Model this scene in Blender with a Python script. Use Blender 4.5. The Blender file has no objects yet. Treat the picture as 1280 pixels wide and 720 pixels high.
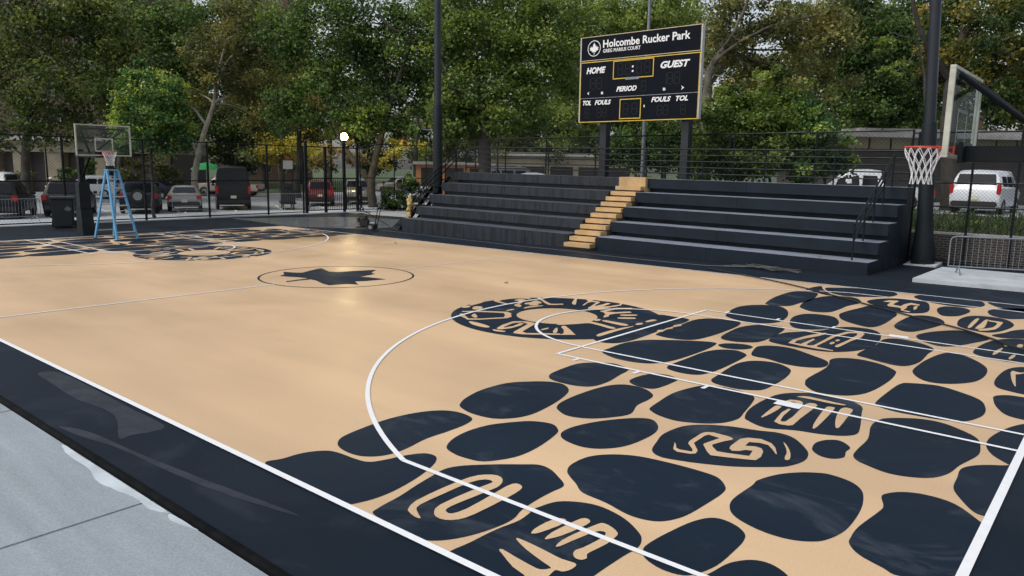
import bpy, bmesh, math, random
import numpy as np
from mathutils import Vector, Matrix

R = math.radians
rng = np.random.default_rng(7)
random.seed(7)
scene = bpy.context.scene
C = scene.collection

# ------------------------------------------------------------------ camera
CAM = Vector((29.3257, -3.4696, 2.6793))
YAW, PITCH, ROLL, FPX = 2.2701738, -0.157584, 0.01624, 935.488


def axes():
    cy, sy, cp, sp = math.cos(YAW), math.sin(YAW), math.cos(PITCH), math.sin(PITCH)
    f = Vector((cy * cp, sy * cp, sp))
    r = Vector((sy, -cy, 0))
    u = r.cross(f)
    cr, sr = math.cos(ROLL), math.sin(ROLL)
    return cr * r + sr * u, -sr * r + cr * u, f


RX, UP, FW = axes()
cam_d = bpy.data.cameras.new('camera')
cam_d.sensor_width = 36
cam_d.lens = 36 * FPX / 1280
cam_d.clip_start = 0.1
cam_d.clip_end = 2000
cam = bpy.data.objects.new('camera', cam_d)
C.objects.link(cam)
cam.matrix_world = Matrix(((RX.x, UP.x, -FW.x, CAM.x), (RX.y, UP.y, -FW.y, CAM.y), (RX.z, UP.z, -FW.z, CAM.z), (0, 0, 0, 1)))
scene.camera = cam


def P(px, depth, py=None, z=0.0):
    """surveyed place: bearing px (of 1280) at a distance; height from py or given"""
    d = FW + RX * ((px - 640) / FPX)
    if py is not None:
        return CAM + (d - UP * ((py - 360) / FPX)) * depth
    # stay on the bearing at mid height, drop to z
    d2 = d - UP * ((215 - 360) / FPX)
    p = CAM + d2 * depth
    return Vector((p.x, p.y, z))


# ------------------------------------------------------------------ render settings
scene.view_settings.view_transform = 'Standard'
scene.view_settings.look = 'None'
scene.view_settings.exposure = 0
scene.view_settings.gamma = 1
cy = scene.cycles
cy.use_denoising = True
cy.max_bounces = 6
cy.transparent_max_bounces = 16
cy.caustics_reflective = False
cy.caustics_refractive = False

SUN_EL, SUN_AZ = R(52), R(248)     # azimuth of the direction TO the sun, from +X counter-clockwise
w = bpy.data.worlds.new('World')
scene.world = w
w.use_nodes = True
nt = w.node_tree
sky = nt.nodes.new('ShaderNodeTexSky')
sky.sky_type = 'NISHITA'
sky.sun_disc = False
sky.sun_elevation = SUN_EL
sky.sun_rotation = R(90) - SUN_AZ
sky.air_density = 1.0
sky.dust_density = 3.0
hs = nt.nodes.new('ShaderNodeHueSaturation')
hs.inputs['Saturation'].default_value = 0.38
nt.links.new(sky.outputs[0], hs.inputs['Color'])
bg = nt.nodes['Background']
nt.links.new(hs.outputs[0], bg.inputs[0])
bg.inputs[1].default_value = 0.172
sun_d = bpy.data.lights.new('sun', 'SUN')
sun_d.energy = 1.2
sun_d.angle = R(18)
sun_d.color = (1.0, 0.95, 0.87)
sun = bpy.data.objects.new('sun', sun_d)
C.objects.link(sun)
to_sun = Vector((math.cos(SUN_AZ) * math.cos(SUN_EL), math.sin(SUN_AZ) * math.cos(SUN_EL), math.sin(SUN_EL)))
sun.rotation_euler = (-to_sun).to_track_quat('-Z', 'Y').to_euler()
sun.location = (0, -20, 40)


# ------------------------------------------------------------------ materials
def new_mat(name):
    m = bpy.data.materials.new(name)
    m.use_nodes = True
    return m, m.node_tree, m.node_tree.nodes['Principled BSDF']


def nd(nt, typ, **kw):
    n = nt.nodes.new(typ)
    for k, v in kw.items():
        if k in n.inputs:
            n.inputs[k].default_value = v
        else:
            setattr(n, k, v)
    return n


def ramp(nt, src, stops):
    n = nt.nodes.new('ShaderNodeValToRGB')
    e = n.color_ramp.elements
    e[0].position, e[0].color = stops[0][0], (*stops[0][1], 1)
    e[1].position, e[1].color = stops[-1][0], (*stops[-1][1], 1)
    for p, c in stops[1:-1]:
        x = e.new(p)
        x.color = (*c, 1)
    nt.links.new(src, n.inputs[0])
    return n


def g3(v):
    return (v, v, v)


def mat(name, col, rough=0.5, metal=0.0, var=0.15, scale=3.0, bump=0.0, spec=0.5, fine=0.0, rvar=0.12):
    """plain procedural surface: a base colour broken up by two scales of noise, uneven roughness"""
    m, nt, b = new_mat(name)
    tc = nd(nt, 'ShaderNodeTexCoord')
    n1 = nd(nt, 'ShaderNodeTexNoise', Scale=scale, Detail=6.0, Roughness=0.6)
    nt.links.new(tc.outputs['Object'], n1.inputs['Vector'])
    lo = [max(c * (1 - var), 0) for c in col]
    hi = [min(c * (1 + var), 1) for c in col]
    rp = ramp(nt, n1.outputs['Fac'], [(0.3, lo), (0.7, hi)])
    nt.links.new(rp.outputs[0], b.inputs['Base Color'])
    rr = ramp(nt, n1.outputs['Fac'], [(0.25, g3(min(rough + rvar, 1))), (0.75, g3(max(rough - rvar, 0.03)))])
    nt.links.new(rr.outputs[0], b.inputs['Roughness'])
    b.inputs['Metallic'].default_value = metal
    b.inputs['Specular IOR Level'].default_value = spec
    if bump:
        n2 = nd(nt, 'ShaderNodeTexNoise', Scale=fine or scale * 12, Detail=4.0)
        nt.links.new(tc.outputs['Object'], n2.inputs['Vector'])
        bp = nd(nt, 'ShaderNodeBump', Strength=bump, Distance=0.02)
        nt.links.new(n2.outputs['Fac'], bp.inputs['Height'])
        nt.links.new(bp.outputs[0], b.inputs['Normal'])
    return m


def paint_mat(name, col, rough, wet_lo, wet_hi, wet_rough, streak=0.1, scuff=0.0, spec=0.5, msc=(0.10, 0.55, 1), grain=0.12, stain=(0.20, 0.23, 0.27), damp=None):
    """court coating: rolled-on colour, slow tonal drift, damp shinier patches, scuffs"""
    m, nt, b = new_mat(name)
    tc = nd(nt, 'ShaderNodeTexCoord')
    mp = nd(nt, 'ShaderNodeMapping')
    mp.inputs['Rotation'].default_value = (0, 0, R(12))
    mp.inputs['Scale'].default_value = msc
    nt.links.new(tc.outputs['Object'], mp.inputs['Vector'])
    big = nd(nt, 'ShaderNodeTexNoise', Scale=1.0, Detail=4.0, Roughness=0.55)
    nt.links.new(mp.outputs[0], big.inputs['Vector'])
    fine = nd(nt, 'ShaderNodeTexNoise', Scale=60.0, Detail=3.0)
    nt.links.new(tc.outputs['Object'], fine.inputs['Vector'])
    rp = ramp(nt, big.outputs['Fac'], [(0.3, [c * (1 - streak) for c in col]), (0.55, col), (0.75, [min(1, c * (1 + streak)) for c in col])])
    mx = nd(nt, 'ShaderNodeMix', data_type='RGBA', blend_type='OVERLAY')
    mx.inputs[0].default_value = grain
    nt.links.new(rp.outputs[0], mx.inputs[6])
    nt.links.new(fine.outputs['Fac'], mx.inputs[7])
    last = mx.outputs[2]
    if scuff:
        mp2 = nd(nt, 'ShaderNodeMapping')
        mp2.inputs['Rotation'].default_value = (0, 0, R(-50))
        mp2.inputs['Scale'].default_value = (0.8, 1.3, 1)
        nt.links.new(tc.outputs['Object'], mp2.inputs['Vector'])
        sc = nd(nt, 'ShaderNodeTexNoise', Scale=0.9, Detail=9.0, Roughness=0.66)
        sc.inputs['Distortion'].default_value = 0.8
        nt.links.new(mp2.outputs[0], sc.inputs['Vector'])
        sr = ramp(nt, sc.outputs['Fac'], [(0.55, g3(0)), (0.80, g3(scuff))])
        m2 = nd(nt, 'ShaderNodeMix', data_type='RGBA')
        nt.links.new(sr.outputs[0], m2.inputs[0])
        nt.links.new(last, m2.inputs[6])
        m2.inputs[7].default_value = (*stain, 1)
        last = m2.outputs[2]
    nt.links.new(last, b.inputs['Base Color'])
    wet = nd(nt, 'ShaderNodeTexNoise', Scale=0.35, Detail=5.0, Roughness=0.6)
    wet.inputs['Distortion'].default_value = 0.6
    nt.links.new(tc.outputs['Object'], wet.inputs['Vector'])
    wr = ramp(nt, wet.outputs['Fac'], [(wet_lo, g3(rough)), (wet_hi, g3(wet_rough))])
    rsrc = wr.outputs[0]
    if damp:
        # still damp around one corner: shinier, fading outwards
        vd = nd(nt, 'ShaderNodeVectorMath', operation='DISTANCE')
        vd.inputs[1].default_value = (damp[0], damp[1], 0)
        nt.links.new(tc.outputs['Object'], vd.inputs[0])
        mr = nd(nt, 'ShaderNodeMapRange', interpolation_type='SMOOTHSTEP')
        for k_, v_ in (('From Min', 0.8), ('From Max', 4.5), ('To Min', 0.42), ('To Max', 1.0)):
            mr.inputs[k_].default_value = v_
        nt.links.new(vd.outputs['Value'], mr.inputs['Value'])
        mm = nd(nt, 'ShaderNodeMath', operation='MULTIPLY')
        nt.links.new(rsrc, mm.inputs[0])
        nt.links.new(mr.outputs[0], mm.inputs[1])
        rsrc = mm.outputs[0]
    nt.links.new(rsrc, b.inputs['Roughness'])
    b.inputs['Specular IOR Level'].default_value = spec
    bp = nd(nt, 'ShaderNodeBump', Strength=0.08, Distance=0.01)
    nt.links.new(fine.outputs['Fac'], bp.inputs['Height'])
    nt.links.new(bp.outputs[0], b.inputs['Normal'])
    return m


def brick_mat(name, c1, c2, mortar, along='X', scale=1.0):
    m, nt, b = new_mat(name)
    tc = nd(nt, 'ShaderNodeTexCoord')
    sp = nd(nt, 'ShaderNodeSeparateXYZ')
    nt.links.new(tc.outputs['Object'], sp.inputs[0])
    ad = nd(nt, 'ShaderNodeMath', operation='ADD')
    nt.links.new(sp.outputs['X'], ad.inputs[0])
    nt.links.new(sp.outputs['Y'], ad.inputs[1])
    cb = nd(nt, 'ShaderNodeCombineXYZ')
    nt.links.new(ad.outputs[0], cb.inputs['X'])
    nt.links.new(sp.outputs['Z'], cb.inputs['Y'])
    bt = nd(nt, 'ShaderNodeTexBrick', Scale=scale)
    bt.inputs['Color1'].default_value = (*c1, 1)
    bt.inputs['Color2'].default_value = (*c2, 1)
    bt.inputs['Mortar'].default_value = (*mortar, 1)
    bt.inputs['Brick Width'].default_value = 0.22
    bt.inputs['Row Height'].default_value = 0.075
    bt.inputs['Mortar Size'].default_value = 0.011
    nt.links.new(cb.outputs[0], bt.inputs['Vector'])
    nz = nd(nt, 'ShaderNodeTexNoise', Scale=0.8, Detail=5.0)
    nt.links.new(tc.outputs['Object'], nz.inputs['Vector'])
    mx = nd(nt, 'ShaderNodeMix', data_type='RGBA', blend_type='MULTIPLY')
    mx.inputs[0].default_value = 0.5
    nt.links.new(bt.outputs['Color'], mx.inputs[6])
    nt.links.new(nz.outputs['Fac'], mx.inputs[7])
    nt.links.new(mx.outputs[2], b.inputs['Base Color'])
    b.inputs['Roughness'].default_value = 0.85
    return m


def streak_mat(name, col, rough, amount):
    """painted planks with run-down water streaks and plank joints"""
    m, nt, b = new_mat(name)
    tc = nd(nt, 'ShaderNodeTexCoord')
    mp = nd(nt, 'ShaderNodeMapping')
    mp.inputs['Scale'].default_value = (3.2, 0.6, 0.35)
    nt.links.new(tc.outputs['Object'], mp.inputs['Vector'])
    n = nd(nt, 'ShaderNodeTexNoise', Scale=1.6, Detail=5.0, Roughness=0.75)
    nt.links.new(mp.outputs[0], n.inputs['Vector'])
    dark = [c * (1 - amount) for c in col]
    rp = ramp(nt, n.outputs['Fac'], [(0.43, dark), (0.50, col), (0.7, [c * 1.3 for c in col])])
    mpj = nd(nt, 'ShaderNodeMapping')
    mpj.inputs['Scale'].default_value = (7.0, 0.9, 0.02)
    nt.links.new(tc.outputs['Object'], mpj.inputs['Vector'])
    nj = nd(nt, 'ShaderNodeTexNoise', Scale=1.0, Detail=1.0)
    nt.links.new(mpj.outputs[0], nj.inputs['Vector'])
    rj = ramp(nt, nj.outputs['Fac'], [(0.485, g3(1)), (0.497, g3(.25)), (0.503, g3(.25)), (0.515, g3(1))])
    mj = nd(nt, 'ShaderNodeMix', data_type='RGBA', blend_type='MULTIPLY')
    mj.inputs[0].default_value = 0.9
    nt.links.new(rp.outputs[0], mj.inputs[6])
    nt.links.new(rj.outputs[0], mj.inputs[7])
    nt.links.new(mj.outputs[2], b.inputs['Base Color'])
    rr = ramp(nt, n.outputs['Fac'], [(0.42, g3(rough * 0.8)), (0.5, g3(rough))])
    nt.links.new(rr.outputs[0], b.inputs['Roughness'])
    return m


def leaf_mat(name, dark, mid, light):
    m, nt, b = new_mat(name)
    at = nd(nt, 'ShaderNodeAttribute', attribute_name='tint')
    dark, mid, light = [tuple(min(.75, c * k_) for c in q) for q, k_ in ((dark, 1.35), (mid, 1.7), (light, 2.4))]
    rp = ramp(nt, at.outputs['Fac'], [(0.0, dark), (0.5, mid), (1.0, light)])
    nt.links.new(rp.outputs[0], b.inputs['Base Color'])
    b.inputs['Roughness'].default_value = 0.5
    b.inputs['Specular IOR Level'].default_value = 0.35
    tr = nd(nt, 'ShaderNodeBsdfTranslucent')
    hv = nd(nt, 'ShaderNodeHueSaturation', Hue=0.485, Saturation=1.15, Value=1.3)
    nt.links.new(rp.outputs[0], hv.inputs['Color'])
    nt.links.new(hv.outputs[0], tr.inputs['Color'])
    ms = nd(nt, 'ShaderNodeMixShader')
    ms.inputs[0].default_value = 0.38
    nt.links.new(b.outputs[0], ms.inputs[1])
    nt.links.new(tr.outputs[0], ms.inputs[2])
    nt.links.new(ms.outputs[0], nt.nodes['Material Output'].inputs[0])
    return m


def glass_mat(name, tint, clear, rough=0.03):
    m, nt, b = new_mat(name)
    tp = nd(nt, 'ShaderNodeBsdfTransparent')
    tp.inputs[0].default_value = (*tint, 1)
    gl = nd(nt, 'ShaderNodeBsdfGlossy', Roughness=rough)
    ms = nd(nt, 'ShaderNodeMixShader')
    ms.inputs[0].default_value = 1 - clear
    nt.links.new(tp.outputs[0], ms.inputs[1])
    nt.links.new(gl.outputs[0], ms.inputs[2])
    nt.links.new(ms.outputs[0], nt.nodes['Material Output'].inputs[0])
    return m


def car_paint(name, col, metal=0.0, rough=0.3):
    m, nt, b = new_mat(name)
    tc = nd(nt, 'ShaderNodeTexCoord')
    n = nd(nt, 'ShaderNodeTexNoise', Scale=2.5, Detail=6.0, Roughness=0.7)
    nt.links.new(tc.outputs['Object'], n.inputs['Vector'])
    rp = ramp(nt, n.outputs['Fac'], [(0.3, [c * 0.85 for c in col]), (0.7, col)])
    nt.links.new(rp.outputs[0], b.inputs['Base Color'])
    rr = ramp(nt, n.outputs['Fac'], [(0.3, g3(rough)), (0.8, g3(rough + 0.2))])
    nt.links.new(rr.outputs[0], b.inputs['Roughness'])
    b.inputs['Metallic'].default_value = metal
    b.inputs['Coat Weight'].default_value = 0.06 if max(col) < .05 else 0.6
    b.inputs['Specular IOR Level'].default_value = 0.25 if max(col) < .05 else 0.5
    b.inputs['Coat Roughness'].default_value = 0.08
    return m


def emit_mat(name, col, strength):
    m, nt, b = new_mat(name)
    b.inputs['Base Color'].default_value = (*col, 1)
    b.inputs['Emission Color'].default_value = (*col, 1)
    b.inputs['Emission Strength'].default_value = strength
    return m


DARK = (0.0062, 0.0150, 0.0290)
M = dict(
    asphalt=paint_mat('damp_asphalt', (0.007, 0.012, 0.020), 0.7, 0.48, 0.62, 0.45, 0.4, spec=0.18),
    lot=paint_mat('lot_asphalt', (0.33, 0.34, 0.35), 0.75, 0.5, 0.7, 0.4, 0.2),
    tan=paint_mat('tan_court_coating', (0.655, 0.457, 0.273), 0.50, 0.38, 0.66, 0.30, 0.16, scuff=0.30, spec=0.35, grain=0.2, stain=(0.50, 0.345, 0.21), damp=(4.8, 13.8)),
    dark=paint_mat('navy_court_coating', DARK, 0.62, 0.45, 0.66, 0.45, 0.18, scuff=0.30, spec=0.16),
    border=paint_mat('navy_border_coating', (0.0052, 0.0120, 0.0225), 0.66, 0.50, 0.62, 0.48, 0.2, scuff=0.10, spec=0.16),
    white=mat('white_line_paint', (0.80, 0.82, 0.84), 0.5, var=0.05, scale=9),
    concrete=paint_mat('pale_concrete', (0.28, 0.318, 0.35), 0.7, 0.47, 0.60, 0.5, 0.14, scuff=.4, msc=(0.5, 5.0, 1), grain=0.4, stain=(.19, .24, .29)),
    slab=mat('slab_concrete', (0.42, 0.46, 0.49), 0.7, var=0.18, scale=1.5, bump=0.1),
    gutter=mat('black_rubber_gutter', (0.004, 0.005, 0.006), 0.85, var=0.3, scale=6, bump=0.2, spec=0.1),
    grass=mat('rough_grass', (0.055, 0.085, 0.03), 0.9, var=0.6, scale=2.0, bump=0.5),
    soil=mat('bare_soil', (0.07, 0.06, 0.045), 0.95, var=0.4, scale=2.0, bump=0.4),
    ble=streak_mat('streaked_slate_paint', (0.0105, 0.0165, 0.026), 0.55, 0.72),
    ble2=mat('slate_paint', (0.009, 0.015, 0.024), 0.55, var=0.25, scale=1.2, spec=0.2),
    tread=mat('skylit_slate_tread', (0.22, 0.25, 0.31), 0.5, var=0.28, scale=1.4),  # sky light on the tread tops put into a paler slate colour
    tread2=mat('skylit_slate_tread_left', (0.075, 0.088, 0.11), 0.5, var=0.4, scale=1.4),  # left treads: same painted sky light in a darker tone
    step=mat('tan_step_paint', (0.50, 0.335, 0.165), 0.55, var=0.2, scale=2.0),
    iron=mat('black_painted_steel', (0.007, 0.009, 0.012), 0.45, var=0.3, scale=5, spec=0.22),
    pole=mat('dark_pole_paint', (0.018, 0.022, 0.031), 0.35, var=0.2, scale=1.5, spec=0.4),
    pad=mat('black_vinyl_pad', (0.008, 0.012, 0.016), 0.5, var=0.25, scale=3, spec=0.25),
    board=mat('scoreboard_black', (0.003, 0.005, 0.010), 0.5, var=0.15, scale=1, spec=0.10),
    yellow=mat('yellow_trim', (0.62, 0.43, 0.05), 0.45, var=0.1),
    cream=mat('cream_trim', (0.60, 0.50, 0.34), 0.5, var=0.1),
    riser=mat('shaded_riser_paint', (0.10, 0.068, 0.036), 0.7, var=0.3, scale=2.0),  # darker step tan, the shade under each step put into the colour
    letter=mat('white_vinyl_lettering', (0.82, 0.83, 0.84), 0.5, var=0.03),
    segment=mat('unlit_display_segment', (0.014, 0.016, 0.019), 0.4, var=0.1, spec=0.2),
    alu=mat('brushed_aluminium', (0.50, 0.53, 0.56), 0.4, metal=0.15, var=0.15, scale=4),
    galv=mat('galvanised_steel', (0.20, 0.225, 0.25), 0.45, metal=0.35, var=0.25, scale=8),
    rimr=mat('red_rim_paint', (0.55, 0.055, 0.03), 0.4, var=0.15, scale=8),
    net=mat('white_net_cord', (0.78, 0.78, 0.80), 0.8, var=0.08),
    glass=glass_mat('backboard_glass', (0.74, 0.80, 0.82), 0.95),
    frame=mat('worn_backboard_frame', (0.46, 0.46, 0.39), 0.5, metal=0.2, var=0.2, scale=5),
    ladder=mat('blue_fibreglass', (0.10, 0.33, 0.56), 0.45, var=0.1, scale=6),
    bin=mat('grey_bin_plastic', (0.026, 0.032, 0.036), 0.5, var=0.2, spec=0.4),
    cable=mat('black_cable_rubber', (0.012, 0.012, 0.013), 0.5, var=0.2),
    rag=mat('ochre_cloth', (0.42, 0.32, 0.12), 0.9, var=0.35, scale=14),
    tyre=mat('tyre_rubber', (0.012, 0.012, 0.013), 0.7, var=0.2),
    rim=mat('alloy_rim', (0.35, 0.36, 0.37), 0.35, metal=0.8, var=0.1),
    cglass=mat('dark_car_glass', (0.006, 0.008, 0.010), 0.10, var=0.2, rvar=0.02, spec=0.28),
    tail=mat('red_tail_lamp', (0.42, 0.012, 0.012), 0.2, var=0.1),
    head=mat('clear_lamp_lens', (0.55, 0.57, 0.58), 0.15, var=0.1),
    plate=mat('licence_plate', (0.62, 0.58, 0.42), 0.5, var=0.05),
    trim=mat('black_plastic_trim', (0.014, 0.014, 0.015), 0.6, var=0.2),
    bark=mat('pale_sycamore_bark', (0.095, 0.086, 0.066), 0.9, var=0.65, scale=1.8, bump=0.4),
    bark3=mat('bleached_bark', (0.24, 0.225, 0.18), 0.9, var=0.5, scale=1.6, bump=0.4),
    wetpave=mat('wet_pavement', (0.13, 0.145, 0.16), 0.2, var=0.4, scale=.8, rvar=0.08, spec=0.5),
    bark2=mat('dark_bark', (0.045, 0.04, 0.033), 0.95, var=0.4, scale=3, bump=0.5),
    brick=brick_mat('red_brick', (0.15, 0.072, 0.054), (0.11, 0.052, 0.043), (0.15, 0.13, 0.11)),
    brick2=brick_mat('dark_wall_brick', (0.060, 0.045, 0.042), (0.045, 0.036, 0.034), (0.20, 0.19, 0.18)),
    stone=mat('pale_coping', (0.36, 0.36, 0.34), 0.8, var=0.2, scale=3),
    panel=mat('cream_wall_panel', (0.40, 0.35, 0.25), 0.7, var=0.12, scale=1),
    wood=mat('orange_timber', (0.45, 0.20, 0.08), 0.7, var=0.2, scale=3),
    roofm=mat('grey_roof_sheet', (0.34, 0.33, 0.32), 0.6, var=0.15, scale=2),
    wglass=mat('window_glass', (0.03, 0.04, 0.05), 0.06, var=0.3, rvar=0.02),
    skin=mat('skin', (0.30, 0.16, 0.10), 0.6, var=0.08),
    tee=mat('white_cotton', (0.70, 0.72, 0.75), 0.9, var=0.06),
    cap=mat('white_cap_cotton', (0.72, 0.72, 0.70), 0.9, var=0.05),
    cloth=mat('dark_cotton', (0.014, 0.015, 0.019), 0.9, var=0.25),
    hair=mat('black_hair', (0.010, 0.008, 0.007), 0.7, var=0.2),
    umb=mat('green_umbrella_cloth', (0.05, 0.42, 0.14), 0.8, var=0.12),
    amber=mat('amber_signal', (0.60, 0.22, 0.04), 0.5, var=0.15),
    sign=mat('white_sign_face', (0.75, 0.76, 0.78), 0.5, var=0.04),
    redsign=mat('red_sign_face', (0.40, 0.05, 0.03), 0.5, var=0.1),
    lamp=emit_mat('lit_lamp_bulb', (1.0, 0.78, 0.40), 750.0),
)


# ------------------------------------------------------------------ mesh helpers
def finish(name, bm, m, parent=None, smooth=False, world=True):
    me = bpy.data.meshes.new(name)
    bm.normal_update()
    bm.to_mesh(me)
    bm.free()
    o = bpy.data.objects.new(name, me)
    C.objects.link(o)
    for mm in (m if isinstance(m, (list, tuple)) else [m]):
        me.materials.append(mm)
    if smooth:
        for p in me.polygons:
            p.use_smooth = True
        try:
            me.set_sharp_from_angle(angle=R(38))
        except Exception:
            pass
    if parent is not None:
        o.parent = parent
    return o


def box(bm, lo, hi, mi=0, bev=0.0):
    x0, y0, z0 = lo
    x1, y1, z1 = hi
    v = [bm.verts.new(p) for p in ((x0, y0, z0), (x1, y0, z0), (x1, y1, z0), (x0, y1, z0), (x0, y0, z1), (x1, y0, z1), (x1, y1, z1), (x0, y1, z1))]
    fs = [bm.faces.new([v[i] for i in q]) for q in ((3, 2, 1, 0), (4, 5, 6, 7), (0, 1, 5, 4), (1, 2, 6, 5), (2, 3, 7, 6), (3, 0, 4, 7))]
    for f in fs:
        f.material_index = mi
    if bev:
        es = list({e for f in fs for e in f.edges})
        r = bmesh.ops.bevel(bm, geom=es, offset=bev, segments=2, affect='EDGES')
        for f in r['faces']:
            f.material_index = mi
    return v


def hexa(bm, pts, mi=0):
    """8 corner points: bottom loop then top loop"""
    v = [bm.verts.new(p) for p in pts]
    for q in ((3, 2, 1, 0), (4, 5, 6, 7), (0, 1, 5, 4), (1, 2, 6, 5), (2, 3, 7, 6), (3, 0, 4, 7)):
        bm.faces.new([v[i] for i in q]).material_index = mi
    return v


def tube(bm, pts, r, n=8, cap=True, mi=0):
    pts = [Vector(p) for p in pts]
    rs = r if isinstance(r, (list, tuple)) else [r] * len(pts)
    rings = []
    ref = None
    for i, p in enumerate(pts):
        t = (pts[min(i + 1, len(pts) - 1)] - pts[max(i - 1, 0)]).normalized()
        if ref is None:
            ref = Vector((0, 0, 1)) if abs(t.z) < 0.9 else Vector((1, 0, 0))
        a = t.cross(ref)
        if a.length < 1e-4:
            a = t.orthogonal()
        a.normalize()
        b = a.cross(t).normalized()
        ref = b
        rings.append([bm.verts.new(p + (a * math.cos(2 * math.pi * k / n) + b * math.sin(2 * math.pi * k / n)) * rs[i]) for k in range(n)])
    for i in range(len(rings) - 1):
        for k in range(n):
            bm.faces.new((rings[i][k], rings[i + 1][k], rings[i + 1][(k + 1) % n], rings[i][(k + 1) % n])).material_index = mi
    if cap:
        bm.faces.new(rings[0]).material_index = mi
        bm.faces.new(list(reversed(rings[-1]))).material_index = mi


def lathe(bm, prof, n=20, c=(0, 0, 0), mi=0):
    rings = []
    for r, z in prof:
        rings.append([bm.verts.new((c[0] + r * math.cos(2 * math.pi * k / n), c[1] + r * math.sin(2 * math.pi * k / n), c[2] + z)) for k in range(n)])
    for i in range(len(rings) - 1):
        for k in range(n):
            bm.faces.new((rings[i][k], rings[i][(k + 1) % n], rings[i + 1][(k + 1) % n], rings[i + 1][k])).material_index = mi
    bm.faces.new(list(reversed(rings[0]))).material_index = mi
    bm.faces.new(rings[-1]).material_index = mi


def sheet(bm, pts, z):
    v = [bm.verts.new((p[0], p[1], z)) for p in pts]
    f = bm.faces.new(v)
    f.normal_update()
    if f.normal.z < 0:
        f.normal_flip()
    return f


def BM():
    return bmesh.new()


def thing(name, label, cat, loc=(0, 0, 0), rz=0.0, group=None):
    o = bpy.data.objects.new(name, None)
    o.empty_display_size = 0.2
    C.objects.link(o)
    o.location = loc
    o.rotation_euler = (0, 0, rz)
    return tag(o, label, cat, group)


def tag(o, label, cat, group=None):
    o['label'] = label
    o['category'] = cat
    if group:
        o['group'] = group
    return o


def struct(o):
    o['kind'] = 'structure'
    return o


def dup(root, loc, rz, label, group=None):
    r = root.copy()
    C.objects.link(r)
    r.location = loc
    r.rotation_euler = (0, 0, rz)
    r['label'] = label
    if group:
        r['group'] = group
    for ch in list(root.children):
        c = ch.copy()
        C.objects.link(c)
        c.parent = r
        for g in list(ch.children):
            d = g.copy()
            C.objects.link(d)
            d.parent = c
    return r


def crom(pts, closed=True, n=4):
    m = len(pts)
    out = []
    dim = len(pts[0])
    for i in range(m if closed else m - 1):
        def g(k):
            return pts[k % m] if closed else pts[min(max(k, 0), m - 1)]
        a, b, c, d = g(i - 1), g(i), g(i + 1), g(i + 2)
        for j in range(n):
            t = j / n
            out.append(tuple(.5 * ((2 * b[k]) + (c[k] - a[k]) * t + (2 * a[k] - 5 * b[k] + 4 * c[k] - d[k]) * t * t + (3 * b[k] - a[k] - 3 * c[k] + d[k]) * t ** 3) for k in range(dim)))
    if not closed:
        out.append(tuple(pts[-1]))
    return out


def text_mesh(name, s, width, height, m, parent, loc, bold=0.0, shear=0.0, face='-Y', depth=0.008):
    """built-in font turned into a mesh, fitted to width x height, standing upright facing -Y"""
    cu = bpy.data.curves.new(name, 'FONT')
    cu.body = s
    cu.offset = bold
    cu.shear = shear
    cu.extrude = 0.01
    cu.resolution_u = 3
    t = bpy.data.objects.new(name, cu)
    C.objects.link(t)
    bpy.context.view_layer.update()
    me = bpy.data.meshes.new_from_object(t.evaluated_get(bpy.context.evaluated_depsgraph_get()))
    bpy.data.objects.remove(t)
    xs = [v.co.x for v in me.vertices]
    ys = [v.co.y for v in me.vertices]
    sx = width / (max(xs) - min(xs))
    sy = height / (max(ys) - min(ys))
    x0, y0 = min(xs), min(ys)
    for v in me.vertices:
        x, y, z = v.co
        v.co = ((x - x0) * sx, -z * depth / 0.01 * 0.5, (y - y0) * sy)
    me.materials.clear()
    me.materials.append(m)
    o = bpy.data.objects.new(name, me)
    C.objects.link(o)
    o.parent = parent
    o.location = loc
    return o
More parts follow.
